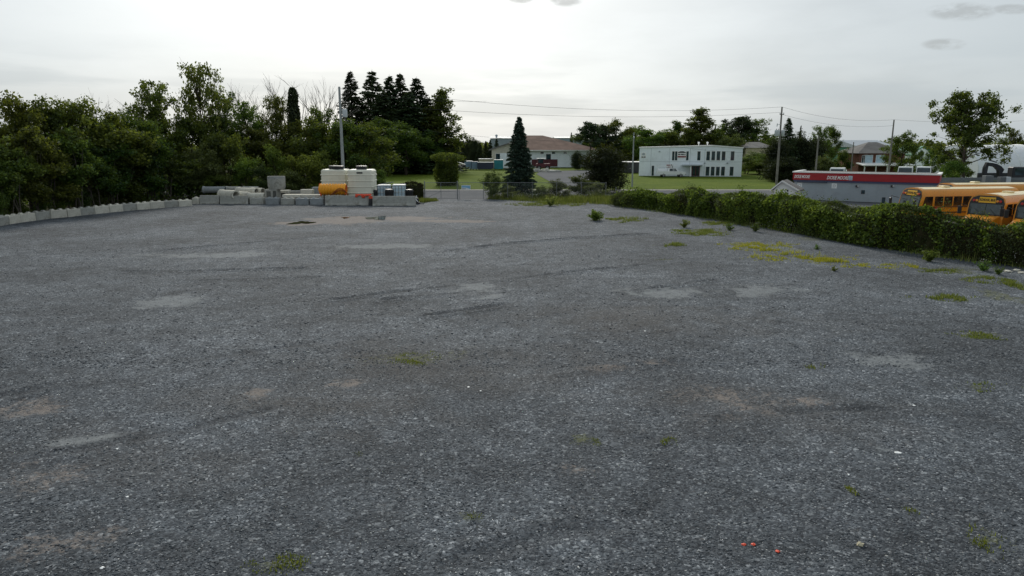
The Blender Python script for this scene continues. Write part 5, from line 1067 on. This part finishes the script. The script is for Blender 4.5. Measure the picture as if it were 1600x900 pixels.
# ------------------------------------------------------------------ vine-covered fences
def vine_wall(name, pts, hgt, half, n, label, m, leaf, m2=None, group=None, cat='hedge', core=M_EARTH, seed=5, droop=.5):
    global rng
    rng = np.random.default_rng(seed); pts = [np.array(p, float) for p in pts]; segL = [np.linalg.norm(b - a) for a, b in zip(pts[:-1], pts[1:])]; tot = sum(segL); cum = np.cumsum([0] + segL)
    def along(s):
        i = np.clip(np.searchsorted(cum, s, side='right') - 1, 0, len(segL) - 1); P = np.array(pts); a, b = P[i], P[i + 1]; f = ((s - cum[i]) / np.array(segL)[i])[:, None]
        d = (b - a) / np.array(segL)[i][:, None]; return a + (b - a) * f, np.stack([-d[:, 1], d[:, 0]], 1)
    o = thing(name, label, cat, (pts[0][0], pts[0][1], 0), 0, group); ORG = np.array([pts[0][0], pts[0][1], 0])
    top = lambda s: hgt * (np.interp(s, [0, 3, 9, 16, 60], [.62, .72, .88, 1.04, 1.0]) if tot > 20 else 1.0) * (.66 + .66 * fbm(s, s * 0 + 3, 2.2, 81 + seed, 4))
    bul = lambda s, z: half * (.05 + 2.0 * fbm(s, z * .6, 1.5, 91 + seed, 3))
    # leafy shell, mostly over the two faces and the crest
    s = rng.random(n) * tot; q = rng.random(n); T = top(s); c, nr = along(s)
    sidef = q < .80; ang = rng.random(n)
    z = np.where(sidef, T * (.02 + .98 * rng.random(n) ** .8), T + (rng.random(n) - .5) * .3); sg = np.where(rng.random(n) < .62, 1, -1)
    w = bul(s, z) * np.where(z > T * .8, np.sqrt(np.clip(1 - ((z - T * .8) / (T * .22)) ** 2, 0.02, 1)), 1) * (.62 + .45 * rng.random(n))
    w = np.where(sidef, w, w * rng.random(n)); P = np.concatenate([c + nr * (sg * w)[:, None], z[:, None]], 1) + rng.normal(size=(n, 3)) * .05
    # sprays that reach above the crest
    k = n // 14; s2 = rng.random(k) * tot; c2, n2 = along(s2); grp = fbm(s2, s2 * 0, .7, 97, 2); h2 = top(s2) + np.clip(grp - .42, 0, 1) * 2.6 * rng.random(k) ** 1.5; P2 = np.concatenate([c2 + n2 * ((rng.random(k) - .5) * half)[:, None], h2[:, None]], 1)
    P = np.concatenate([P, P2]) - ORG; D = np.concatenate([np.concatenate([nr * (sg * .6)[:, None], -np.full((n, 1), droop)], 1), np.zeros((k, 3))])
    sp_ = fbm(P[:, 0] + P[:, 2] * .7, P[:, 1], 1.7, 57 + seed, 3) + .06 * rng.normal(size=len(P)) > .57
    V, F = leaves(P[~sp_], leaf, 1.25, .6, D[~sp_]); link('foliage', np_mesh('foliage', V, F, m), o)
    V, F = leaves(P[sp_], leaf * .72, 2.0, .6, D[sp_] * .6); link('creeper', np_mesh('creeper', V, F, m2 or m), o)
    tw = MB(); rt = random.Random(seed)
    for i in range(int(tot * 2.2)):
        c4, n4 = along(np.array([rt.random() * tot])); z4 = rt.uniform(.5, 1.0) * hgt; sg4 = rt.choice((-1, 1, 1)); p0 = Vector((c4[0][0] - ORG[0], c4[0][1] - ORG[1], z4)); dr = Vector((n4[0][0] * sg4 + rt.gauss(0, .5), n4[0][1] * sg4 + rt.gauss(0, .5), rt.uniform(-.3, .9))).normalized(); Lt = rt.uniform(.5, 1.25)
        tw.tube([p0, p0 + dr * Lt * .6, p0 + dr * Lt + Vector((0, 0, -.12))], [.014, .010, .004], 3, False)
    tag(tw.build('dry_twigs', M_DEADWOOD, o), kind='stuff')
    # dark core added inside the vines to block light
    ns = int(tot / .35) + 2; ss = np.linspace(0.01, tot - .01, ns); cc, nn = along(ss); tt = top(ss) * .86; vs, fs = [], []
    for i in range(ns):
        for (sd_, zz) in ((-1, 0), (-1, .55), (-.6, .9), (0, 1.0), (.6, .9), (1, .55), (1, 0)):
            ww = half * .40 * (1 + .4 * math.sin(i * 1.7 + zz * 5)); p = cc[i] + nn[i] * sd_ * ww; vs.append((p[0] - ORG[0], p[1] - ORG[1], zz * tt[i]))
    for i in range(ns - 1):
        for j in range(6): a = i * 7 + j; fs.append((a, a + 7, a + 8, a + 1))
    MB().add(vs, fs).build('stem_tangle', core, o)
    for i in range(int(tot / 3) + 1):
        c3, _ = along(np.array([min(tot, i * 3.0)])); MB().lathe([(.035, 0), (.035, hgt * .9)], 6, Matrix.Translation((c3[0][0] - ORG[0], c3[0][1] - ORG[1], 0))).build('fence_post', M_GALV, o)
    return o
hp = [(px, G(px, py)) for px, py in ((963, 322), (1030, 329), (1110, 341), (1200, 355), (1300, 374), (1400, 391), (1500, 405), (1600, 417), (1700, 432), (1850, 460))]
vine_wall('vine_hedge', [(p.x, p.y + .6) for _, p in hp], 2.22, .80, 100000, 'long chain-link fence buried in green vines along the right of the lot', L_VINE, .15, L_CREEP, seed=5)
a, b = at(616, 300, 84.5), at(664, 300, FY)
vine_wall('vine_hedge', [(a.x - 4, 84.8), (a.x, 84.8), (b.x - .2, FY)], 1.75, .45, 9000, 'brownish vine-covered fence stretch left of the gate', L_BROWNVINE, .15, seed=9)
# ------------------------------------------------------------------ trees
THK = 'leafy trees of the thicket along the left side'
T_ = 'dense leafy tree in the dark thicket on the left'
ORD = ['first', 'second', 'third', 'fourth', 'fifth', 'sixth', 'seventh', 'eighth', 'ninth', 'tenth', 'eleventh', 'twelfth']
# row right behind the blocks: tall-stemmed bushes
sil = [(-14, 150, 70), (26, 145, 68), (68, 152, 70), (98, 150, 72), (130, 172, 74), (166, 168, 76), (198, 172, 80)]
for i, (px, ty, Y) in enumerate(sil): plant(OAK[i % 5], 'leafy_tree', px, ty, Y, '%s round-topped tree from the photo\'s left edge behind the block row' % ORD[i], 'tree', (100, 120, 96, 110)[i % 4], 'rounded trees behind the block row')
for i, (px, ty, Y) in enumerate([(-22, 205, 60), (8, 212, 61), (40, 196, 63.5), (72, 218, 65.5), (104, 200, 68), (135, 218, 70.5), (165, 208, 73.5), (196, 220, 77), (225, 205, 80), (252, 222, 83)]):
    plant(STEM[i % 3], 'stemmed_bush', px, ty, Y, '%s tall thin-stemmed bush from the photo\'s left edge behind the concrete blocks' % ORD[i], 'bush', 80, 'thin-stemmed bushes behind the block row')
for i, (px, ty, Y) in enumerate([(-5, 265, 59.4), (22, 275, 62), (50, 264, 64), (80, 278, 66.2), (112, 268, 69), (140, 280, 72), (170, 272, 75), (200, 266, 78.5), (235, 276, 82), (262, 280, 84.5), (288, 276, 87)]):
    plant((SHR + WIL)[i % 6], 'low_shrub', px, ty, Y, '%s low shrub from the left at the thicket foot behind the blocks' % ORD[i], 'shrub', 44, 'low shrubs behind the block row')
plant(OPEN[0], 'leafy_tree', 232, 124, 92, 'spreading dark tree with airy crown left of the tallest one', 'tree', 95)
plant(OPEN[1], 'leafy_tree', 308, 97, 96, 'tallest airy tree of the thicket, sky showing through its crown', 'tree', 80)
plant(OPEN[2], 'leafy_tree', 345, 138, 100, 'thin-crowned tree just right of the tallest airy tree', 'tree', 60)
plant(OPEN[0], 'leafy_tree', 385, 158, 104, 'thin-crowned tree among the dead trunks, left of the vine column', 'tree', 70, rz=2.0)
plant(OPEN[1], 'leafy_tree', 425, 148, 104, 'airy tree touching the left side of the vine column', 'tree', 55, rz=1.0)
plant(OPEN[2], 'leafy_tree', 500, 165, 108, 'thin tree between the vine column and the grey pole', 'tree', 60, rz=2.6)
for i, (px, ty, Y, w) in enumerate([(210, 185, 88, 80), (256, 172, 92, 84), (300, 180, 94, 90), (346, 178, 98, 84), (388, 196, 100, 80), (432, 192, 102, 84), (476, 188, 102, 84)]):
    plant(OAK[(i + 1) % 5], 'leafy_tree', px, ty, Y, '%s dense tree from the left in the middle of the thicket' % ORD[i], 'tree', w, 'trees in the middle of the thicket')
for i, (px, ty, Y, w) in enumerate([(505, 182, 100, 100), (540, 186, 99, 90), (572, 190, 101, 90), (602, 184, 152, 90), (632, 190, 158, 84), (657, 202, 166, 70)]):
    plant(OAK[(i + 2) % 5], 'leafy_tree', px, ty, Y, '%s bright leafy tree from the left below the dark spruces' % ORD[i], 'tree', w, 'leafy trees below the spruces')
for i, (px, ty, Y, w, lb) in enumerate([(318, 222, 88, 70, 'bright green bush above the back left pipes'), (350, 205, 92, 80, 'green bush behind the pipe stack left of the manhole ring'), (382, 240, 90, 60, 'pointed light green sapling behind the pipe stack'), (412, 255, 89, 50, 'small bush just left of the manhole ring'), (432, 226, 91, 60, 'light green rounded bush above the manhole ring'), (470, 240, 90, 66, 'yellow-green bush right of the manhole ring'), (452, 262, 88, 50, 'low bush between the manhole ring and the cream tanks'), (498, 235, 92, 50, 'narrow bush left of the cream tanks'), (588, 263, 93, 48, 'low green bush right behind the right cream tank'), (566, 258, 96, 60, 'dark bush behind the two cream tanks'), (652, 258, 176, 40, 'low bush at the edge of the lawn beyond the brown vine fence'), (622, 250, 166, 50, 'dark bush where the wood meets the lawn'), (300, 262, 87, 60, 'dark bush at the yard corner behind the block row'), (335, 272, 88, 50, 'low bush behind the blue-grey pipe')]):
    plant(SHR[i % 4] if i % 3 else WIL[i % 2], 'green_bush', px, ty, Y, lb, 'bush', w)
for i, (px, ty, w, Y, lb) in enumerate([(547, 107, 32, 170, 'pointed spruce nearest the grey pole'), (581, 106, 40, 172, 'second spruce from the grey pole, broad and dark'), (608, 114, 36, 174, 'third spruce from the grey pole'), (625, 111, 34, 176, 'fourth spruce from the grey pole'), (651, 117, 38, 174, 'spruce farthest from the grey pole'), (598, 140, 40, 166, 'shorter spruce filling the gap in the spruce row'), (638, 140, 44, 168, 'shorter spruce in front of the last two spires'), (668, 150, 40, 172, 'low spruce at the right end of the spruce row')]):
    plant(SPR[i % 3], 'spruce_tree', px, ty, Y, lb, 'spruce', w * 3.0)
plant(POP[0], 'poplar_tree', 689, 137, 172, 'loose-crowned tree ending the wood beside the spruces', 'tree', 62)
plant(POP[1], 'poplar_tree', 672, 165, 170, 'dark leafy tree filling the right end of the wood', 'tree', 70)
plant(OAK[0], 'leafy_tree', 678, 222, 176, 'low leafy tree at the right foot of the wood', 'tree', 44)
for i, (px, ty) in enumerate([(120, 134), (190, 150), (352, 128), (371, 126), (402, 120), (418, 128), (440, 117), (452, 112), (478, 122), (488, 118), (502, 120), (516, 130)]):
    plant(BARE[i % 4], 'dead_tree', px, ty, 112 if px > 300 else 90, '%s bare dead tree from the left standing above the thicket' % ORD[i], 'tree', None, 'bare dead trees in the thicket')
# dead trunk wrapped in vines
def vine_column(name, px, pytop, pybase, wpx, Y, label, m=L_CEDAR, leaf=.2, n=7000, seed=3, flare=0.0):
    global rng
    rng = np.random.default_rng(seed); p = at(px, pytop, Y); h = p.z; r = wpx / 2 * Y / FPX; t = thing(name, label, 'tree', (p.x, Y, -.08))
    MB().tube([(0, 0, 0), (.1, 0, h * .5), (0, .05, h * .94)], [.3, .22, .1], 8).build('trunk', M_BARK, t)
    z = rng.random(n) * h; a = rng.random(n) * 6.283; rr = r * (.30 + 1.1 * fbm(np.cos(a) * 2.2 + 5, z + np.sin(a) * 2.2, 1.4, 61, 3)) * (1.25 - .5 * (z / h) * (0 if flare else 1) - (.15 if flare else 0)) * np.where(z > h * .72, 1 + flare * np.sin(np.clip((z / h - .72) / .28, 0, 1) * math.pi * .8), 1) * np.sqrt(np.clip(1 - np.clip((z / h - .86) / .15, 0, 1) ** 2, .03, 1)) * (.7 + .35 * rng.random(n))
    V, F = leaves(np.stack([rr * np.cos(a), rr * np.sin(a), z], 1), leaf, 1.3, .5, np.stack([np.cos(a) * .4, np.sin(a) * .4, -np.full(n, .8)], 1)); link('crown', np_mesh('crown', V, F, m), t)
    k = MB()
    for i in range(24):
        a_ = i * .9; k.tube([(r * .5 * math.cos(a_), r * .5 * math.sin(a_), 0), (r * .45 * math.cos(a_ + .4), r * .45 * math.sin(a_ + .4), h * .6), (r * .3 * math.cos(a_ + .7), r * .3 * math.sin(a_ + .7), h * .9)], .09, 4)
    k.build('vine_stems', M_BARK, t)
vine_column('vine_covered_trunk', 456, 136, 290, 22, 103, 'dark column of a dead trunk wrapped in vines above the thicket', n=9000, leaf=.26)
vine_column('vine_covered_trunk', 697, 238, 289, 36, 117, 'squat vine-smothered stump on the lawn beyond the gate', m=L_DEC, n=11000, leaf=.22, seed=8, flare=.55)
for px, ty, Y, w, lb in ((872, 278, 88, 40, 'ragged roadside bush midway between the blue spruce and the big cedar'), (905, 272, 90, 44, 'yellowish bush left of the big dark cedar'), (846, 288, 87.5, 30, 'low bush right of the blue spruce at the fence'), (935, 282, 88, 40, 'low bush at the foot of the big dark cedar'), (795, 288, 87, 30, 'low bush at the left foot of the blue spruce')): plant(WIL[int(px) % 2], 'roadside_bush', px, ty, Y, lb, 'bush', w)
plant(BLU, 'blue_spruce', 811, 179, 97, 'full blue-green spruce standing alone by the road', 'spruce', 56)
plant(WIL[0], 'young_tree', 769, 263, 87.5, 'small multi-stemmed young tree left of the blue spruce', 'tree', 42)
plant(CED[0], 'cedar_shrub', 946, 228, 99, 'large dark rounded cedar left of the white office', 'cedar', 78)
plant(CED[1], 'cedar_shrub', 902, 235, 190, 'rounded cedar against the workshop wall', 'cedar', 24); plant(CED[0], 'cedar_shrub', 918, 243, 188, 'smaller cedar right of the one at the workshop wall', 'cedar', 14)
plant(SPR[1], 'spruce_tree', 893, 205, 240, 'small spruce poking above the brown roof', 'spruce', 16)
# trees beyond the road
BG = 'trees behind the white office'
for i, (px, ty, Y, w, pr, lb) in enumerate([(922, 190, 200, 30, PINE[0], 'dark pine with ragged top left of the white office'), (945, 196, 205, 34, PINE[1], 'second dark pine left of the white office'), (965, 186, 210, 34, OAK[0], 'pale leafy tree between the pines and the white office'), (985, 197, 212, 30, OAK[1], 'leafy tree above the left corner of the white office'), (1015, 196, 200, 40, OAK[2], 'leafy tree behind the left part of the white office'), (1060, 188, 205, 22, POP[0], 'slim leafy tree left of the tall poplar'), (1040, 203, 200, 34, OAK[3], 'low leafy tree behind the square sign of the office'), (1097, 168, 200, 34, POP[1], 'tall poplar rising above the white office'), (1078, 200, 198, 30, OAK[1], 'leafy tree at the left foot of the tall poplar'), (1118, 200, 200, 26, OAK[0], 'leafy tree at the right foot of the tall poplar'), (1118, 192, 220, 9, SPR[0], 'thin spruce spire right of the tall poplar'), (1134, 192, 215, 26, OPEN[0], 'airy tree above the right part of the office'), (1158, 181, 210, 38, PINE[0], 'broad dark pine above the right corner of the office'), (1182, 185, 212, 34, OPEN[1], 'airy tree right of the broad dark pine'), (1150, 208, 190, 34, WIL[0], 'grey-green tree behind the right corner of the office'), (1172, 235, 165, 40, WIL[1], 'grey-green bush right of the white office'), (1195, 240, 160, 44, SHR[0], 'round bush under the grey-roofed house'), (1185, 250, 158, 36, SHR[1], 'low bush beside the right wall of the office')]):
    plant(pr, 'leafy_tree' if pr not in SPR + PINE else 'conifer_tree', px, ty, Y, lb, 'tree' if pr not in WIL[1:] + SHR else 'bush', w * (1.9 if pr not in WIL[1:] + SHR else 1.4))
for i, (px, ty, Y, w, pr, lb) in enumerate([(1233, 181, 135, 60, SPR[0], 'tall dark spruce behind the transformer pole'), (1215, 215, 132, 44, CED[0], 'dark cedar left of the tall spruce at the transformer pole'), (1250, 205, 138, 50, CED[1], 'dark cedar mass right of the tall spruce'), (1252, 193, 150, 16, SPR[2], 'small spruce top between the tall spruce and the pale trees'), (1272, 215, 136, 50, CED[0], 'dark cedar behind the plain wooden pole'), (1285, 195, 145, 36, OPEN[2], 'pale airy tree right of the dark cedars'), (1304, 196, 148, 34, OAK[3], 'leafy tree with golden tint beside the pale airy tree'), (1290, 240, 128, 40, WIL[0], 'grey-green willow bush above the depot sign'), (1225, 245, 128, 60, CED[1], 'dark cedar low behind the garden shed'), (1320, 230, 150, 32, SHR[2], 'yellow-green bush left of the brick house'), (1414, 204, 130, 48, OAK[1], 'round leafy tree beside the bare wooden pole'), (1434, 226, 160, 20, OAK[0], 'small leafy tree left of the gambrel barn'), (1461, 226, 135, 34, OAK[2], 'leafy tree right of the gambrel barn'), (1480, 232, 128, 30, SHR[3], 'bush between the gambrel barn and the big poplar')]):
    plant(pr, 'leafy_tree' if pr not in SPR + CED else 'conifer_tree', px, ty, Y, lb, 'tree' if pr not in SHR + WIL[:1] else 'bush', w)
for i, (px, ty, w, pr) in enumerate([(912, 205, 40, 0), (938, 210, 44, 2), (975, 206, 44, 4), (1003, 207, 44, 1), (1030, 208, 46, 3), (1056, 205, 44, 0), (1085, 205, 46, 2), (1112, 206, 44, 4), (1142, 206, 44, 1), (1170, 207, 44, 3), (1195, 208, 46, 0)]):
    plant(OAK[pr], 'leafy_tree', px, ty, 222, '%s leafy tree from the left in the back row beyond the white office' % ORD[i], 'tree', w, 'back row of trees beyond the office')
BIGP = decid(300, 14, 9.5, low=0.26, n=15000, leaf=.30, limbs=34, shape='spread', lobe=0.10, m=L_DEC)
plant(BIGP, 'big_poplar', 1519, 142, 100, 'big open-crowned tree rising behind the yellow buses', 'tree', 112)
plant(SHR[1], 'green_bush', 1490, 250, 98, 'dark bush at the foot of the big open-crowned tree', 'bush', 40)
plant(POP[0], 'poplar_tree', 1505, 225, 104, 'leafy sucker growth around the trunk of the big tree', 'tree', 34)
for i, (px, ty, w, lb) in enumerate([(1585, 200, 34, 'light green tree above the white shelter at the photo edge'), (1566, 214, 26, 'low tree top just left of the one above the shelter'), (1612, 206, 40, 'tree beyond the shelter cut off by the photo edge')]): plant(OPEN[i], 'leafy_tree', px, ty, 185, lb, 'tree', w)
for i, px in enumerate([704, 714, 724, 733, 741, 750, 759, 766, 776]):
    plant((SPR + CED + SPR)[i % 6], 'conifer_tree', px, 213 + (i * 7 % 9), 235 + (i * 13 % 20), '%s dark conifer from the left in the belt beside the garage wing' % ORD[i], 'conifer', 22, 'dark conifers left of the garage')
# far wood closing the horizon, and low growth in the thicket
def mass(n, fn, leaf, m, name, label, cat):
    P = fn(n); V, F = leaves(P, leaf, 1.4, .5); return tag(link(name, np_mesh(name, V, F, m)), label, cat, kind='stuff')
rng = np.random.default_rng(77)
def far(n):
    x = -260 + 720 * rng.random(n); y = 330 + 60 * rng.random(n); h = 4 + 6.5 * fbm(x, y, 16, 41, 4); return np.stack([x, y, h * rng.random(n) ** .6], 1)
mass(70000, far, 1.0, L_DEC, 'far_wood', 'distant wood closing the horizon behind the buildings', 'wood')
def und(n):
    x = -120 + 112 * rng.random(n); y = 40 + 90 * rng.random(n); poly = [(-120, 40), (-44.5, 40), (-45.0, 60), (-43.2, 68), (-38.5, 79), (-36, 86.5), (-17, 87.5), (-22, 100), (-30, 122), (-60, 130), (-120, 130)]
    k = inside(poly, x, y); x, y = x[k], y[k]; h = .4 + 2.2 * fbm(x, y, 4, 45, 3); return np.stack([x, y, h * rng.random(len(x)) ** .8 - .05], 1)
mass(90000, und, .26, L_DEC, 'undergrowth', 'dark low undergrowth under the thicket trees', 'undergrowth')
# ------------------------------------------------------------------ grasses and weeds
def blades(n, poly, hmin, hmax, m, name, label, width=.02, seed=1, dens=None, lean=.35, parent=None):
    global rng
    rng = np.random.default_rng(seed); xs, ys = [p[0] for p in poly], [p[1] for p in poly]; x = min(xs) + (max(xs) - min(xs)) * rng.random(n); y = min(ys) + (max(ys) - min(ys)) * rng.random(n); k = inside(poly, x, y)
    if dens is not None: k &= rng.random(n) < dens(x, y)
    x, y = x[k], y[k]; n = len(x)
    if n == 0: return None
    h = (hmin + (hmax - hmin) * rng.random(n) ** 1.6) * (.15 + 1.6 * np.clip(fbm(x, y, 1.6, 66, 3) - .15, 0, 1)); a = rng.random(n) * 6.283; l_ = lean * h * rng.random(n); la = rng.random(n) * 6.283; z = np.where(inside(LOTP, x, y), lot_z(x, y), -.06)
    wv = width * (.6 + .8 * rng.random(n))
    V = np.stack([np.stack([x - np.cos(a) * wv, y - np.sin(a) * wv, z - .01], 1), np.stack([x + np.cos(a) * wv, y + np.sin(a) * wv, z - .01], 1), np.stack([x + l_ * np.cos(la), y + l_ * np.sin(la), z + h], 1)], 1).reshape(-1, 3)
    return V, np.arange(n * 3).reshape(n, 3)
def stuff(list_vf, m, name, label, cat):
    V, F = merge([v for v in list_vf if v is not None]); return tag(link(name, np_mesh(name, V, F, m)), label, cat, kind='stuff')
verge = [(-2.8, 87.5), (-3.0, 85.3), (0, 82.8), (3.5, 80), (7, 79.3), (10, 77.6), (13, 75.0), (15, 77), (13.5, 90.5), (-2, 90.5)]
stuff([blades(60000, verge, .12, 1.0, None, '', '', .03, 21, lambda x, y: np.clip(fbm(x, y, 2.2, 69, 3) * 3.2 - .9, .06, 1) * np.clip((y - np.interp(x, [-3, 0, 3.5, 7, 10, 13], [85.3, 82.8, 80, 79.3, 77.6, 75.0])) / 1.6, .08, 1)), blades(5000, [(-13.5, 81.5), (-10, 80.5), (-8.6, 83), (-9.5, 86.5), (-13.5, 86)], .2, .6, None, '', '', .03, 22)], L_GRASS, 'verge_grass', 'tall mixed grass along the back fence', 'grass')
def foot(w0, w1):
    a = [(p.x, p.y + w1) for _, p in hp]; b = [(p.x - .3, p.y - w0) for _, p in hp]; return a + b[::-1]
stuff([blades(45000, foot(2.6, -.4), .04, .30, None, '', '', .02, 24, lambda x, y: np.clip(fbm(x, y, 2.6, 70, 3) * 4 - 1.65, 0, 1)), blades(70000, foot(1.1, .6), .15, .9, None, '', '', .022, 23, lambda x, y: np.clip(fbm(x, y, 3, 67, 3) * 2.2 - .55, .12, 1))], L_GRASS, 'hedge_foot_grass', 'weedy grass along the foot of the vine hedge', 'grass')
PATCHES = [(1250, 402, 160, 20, .10, .34, 'y'), (1190, 386, 140, 16, .05, .2, 'y'), (1290, 408, 80, 12, .1, .3, 'y'), (1495, 467, 76, 13, .06, .2, 'g'), (1540, 606, 110, 15, .03, .13, 'g'), (1535, 526, 90, 16, .03, .12, 'g'), (1100, 363, 110, 12, .06, .22, 'g'), (970, 344, 84, 8, .1, .3, 'g'), (1050, 384, 50, 6, .06, .2, 'g'), (1040, 406, 26, 4, .05, .18, 'g'), (1380, 416, 130, 10, .05, .18, 'y'), (1560, 442, 90, 22, .05, .16, 'g'), (1480, 425, 80, 10, .05, .2, 'g'), (1150, 350, 100, 10, .08, .25, 'g'), (430, 882, 150, 40, .03, .10, 'm'), (735, 806, 70, 30, .025, .08, 'm'), (1555, 850, 70, 76, .03, .10, 'm'), (930, 692, 22, 10, .04, .12, 'm'), (1045, 693, 26, 12, .04, .12, 'm'), (905, 692, 30, 10, .02, .08, 'm'), (1420, 800, 40, 20, .02, .08, 'm'), (660, 560, 150, 24, .02, .06, 'm'), (1270, 575, 40, 10, .03, .1, 'm'), (860, 320, 120, 6, .1, .4, 'g'), (1415, 465, 30, 6, .03, .1, 'g'), (1330, 770, 16, 16, .03, .09, 'm'), (560, 710, 30, 10, .01, .04, 'm')]
bins = {'y': [], 'g': [], 'm': []}
for i, (px, py, w, h, lo, hi, kd) in enumerate(PATCHES):
    c = G(px, py); wx = w / 2 * c.y / FPX * 1.25; y0, y1 = G(px, py + h * .65).y, G(px, py - h * .65).y; poly = [(c.x - wx, y0), (c.x + wx, y0), (c.x + wx, y1), (c.x - wx, y1)]; area = 2 * wx * (y1 - y0)
    n = int(min(30000, area * (800 if kd != 'm' else 2200)))
    bins[kd].append(blades(n, poly, lo, hi, None, '', '', .012 if kd == 'm' else .02, 200 + i, lambda x, y, px=px, py=py, w=w, h=h: patch(px, py, w, h, x, y, .7) * np.clip(fbm(x, y, .55, 68, 4) * 5.5 - 2.3, 0.04, 1)))
stuff(bins['y'], L_YGRASS, 'yellow_grass', 'yellowing low grass patches growing in the gravel near the hedge', 'grass'); stuff(bins['g'], L_GRASS, 'gravel_grass', 'low green grass patches scattered in the gravel', 'grass'); stuff(bins['m'], L_MOSS, 'moss', 'mossy low weeds in the gravel close to the camera', 'moss')
# single weeds that stand out in the gravel
def weed(px, py, hpx, label, m=L_SHRUB, dense=1.0, flowers=0):
    global rng
    c = G(px, py); h = hpx * c.y / FPX; rr = random.Random(int(px * 7 + py)); rng = np.random.default_rng(int(px * 3 + py)); t = thing('weed_plant', label, 'weed', (c.x, c.y, float(lot_z(c.x, c.y)) - .02)); k = MB(); P = []
    for i in range(int(9 * dense) + 4):
        a = rr.uniform(0, 6.28); r = h * rr.uniform(.15, .75); tip = Vector((r * math.cos(a), r * math.sin(a), h * rr.uniform(.25, 1))); k.tube([(0, 0, 0), tip * .5 + Vector((0, 0, .1 * h)), tip], [.012, .009, .004], 4, False)
        for j in range(int(26 * dense) + 6): f = rr.random() ** .7; P.append(np.array(tip) * f + np.array([rr.gauss(0, .06), rr.gauss(0, .06), .1 * h * math.sin(f * 3.1) + rr.gauss(0, .05)]) * np.array([h, h, h]) * 1.2)
    k.build('stem', M_BARK, t); V, F = leaves(np.array(P), max(.05, h * .13), 1.8, .6); V[:, 2] = np.maximum(V[:, 2], .01); link('foliage', np_mesh('foliage', V, F, m), t)
    if flowers: V, F = leaves(np.array([(rr.gauss(0, .3) * h, rr.gauss(0, .3) * h, h * rr.uniform(.7, 1.05)) for _ in range(flowers)]), .05, 1.1); link('flower_heads', np_mesh('flower_heads', V, F, L_WHITE), t)
weed(931, 345, 17, 'bushy green weed alone in the gravel before the hedge end', dense=3); weed(1069, 356, 14, 'upright weed at the foot of the hedge near its far end', dense=1.4)
weed(1452, 409, 18, 'leafy green weed in front of the hedge below the lettered bus', dense=2); weed(1535, 424, 18, 'weed with pale heads by the hedge near the right edge', dense=1.4, flowers=16)
weed(1303, 424, 8, 'small green weed at the end of the yellow grass patch', L_GRASS, 1.2); weed(1276, 390, 10, 'small weed clump between the hedge and the yellow grass', dense=1); weed(860, 322, 16, 'dry weed clump at the edge of the back verge', L_GRASS, 1.5); weed(1140, 360, 12, 'weed clump under the middle of the hedge', dense=1.3, flowers=10); weed(1180, 362, 14, 'white-flowered weed under the hedge', dense=1.2, flowers=26); weed(1360, 386, 14, 'white-flowered weed under the hedge left of the buses', dense=1.3, flowers=30); weed(1560, 430, 14, 'ragged weed by the rubble near the right edge', dense=1.2)
# scattered white flower heads in the verge and on the hedge foot
def flw(n):
    s = rng.random(n); i = (s * 5.99).astype(int); A = np.array([(p.x, p.y) for _, p in hp]); f = rng.random(n)[:, None]; c = A[i + 1] * f + A[i + 2] * (1 - f); z = .2 + .7 * rng.random(n); p1 = np.concatenate([c + np.stack([-.3 - .3 * rng.random(n), -.2 - .5 * rng.random(n)], 1), z[:, None]], 1)
    k = fbm(p1[:, 0], p1[:, 1], 2.5, 88, 2) > .52; p2 = np.stack([-1 + 13 * rng.random(n), 82 + 6 * rng.random(n), .5 + .5 * rng.random(n)], 1); return np.concatenate([p1[k], p2[: n // 3]])
rng = np.random.default_rng(99); mass(900, flw, .06, L_WHITE, 'wild_flowers', 'tiny white wild flowers among the weeds by the hedge and fence', 'flowers')
# litter on the gravel
def litter(name, px, py, size, label, m, cat, flat=.3):
    c = G(px, py); rr = random.Random(int(px + py)); bm = bmesh.new(); bmesh.ops.create_icosphere(bm, subdivisions=2, radius=size)
    for v in bm.verts: v.co *= 1 + rr.uniform(-.3, .3); v.co.z *= flat
    me = bpy.data.meshes.new(name); bm.to_mesh(me); bm.free(); me.materials.append(m); tag(link(name, me, None, (c.x, c.y, float(lot_z(c.x, c.y)) + size * flat * .5)), label, cat)
for px, py, lb in ((1162, 852, 'leftmost of the three red paper scraps on the gravel'), (1177, 852, 'middle one of three red paper scraps on the gravel'), (1215, 863, 'red paper scrap lying apart from the other two')): litter('paper_scrap', px, py, .035, lb, M_RED, 'litter', .5)
litter('yellow_stone', 1344, 854, .055, 'yellowish stone right of the red scraps', M_TAN, 'stone', .7)
for px, py, s_, lb in ((160, 888, .06, 'white torn scrap near the bottom left corner'), (199, 777, .05, 'white chip on the gravel above the bottom left scrap'), (732, 605, .06, 'white scrap left of another in the middle of the lot'), (751, 611, .05, 'white scrap right of another in the middle of the lot'), (1008, 518, .07, 'white scrap in the far middle of the lot'), (914, 552, .05, 'white pebble left of the pale silt patch'), (1428, 636, .07, 'pale flat stone in the right middle of the lot'), (1325, 743, .06, 'whitish chip above the yellowish stone'), (1403, 710, .11, 'pale splintered stick-like chip on the right of the lot'), (184, 703, .10, 'pale wood splinter on the dark gravel at left')): litter('white_scrap', px, py, s_ * .55, lb, M_WHITE, 'litter', .22)
for i, (px, py) in enumerate(((1588, 424), (1596, 428), (1575, 426))): litter('rubble_piece', px, py, .18, ('pale broken slab by the hedge at the right edge', 'broken concrete lump at the very right edge', 'small concrete lump beside the broken slab')[i], M_CONC_L, 'rubble', .35)
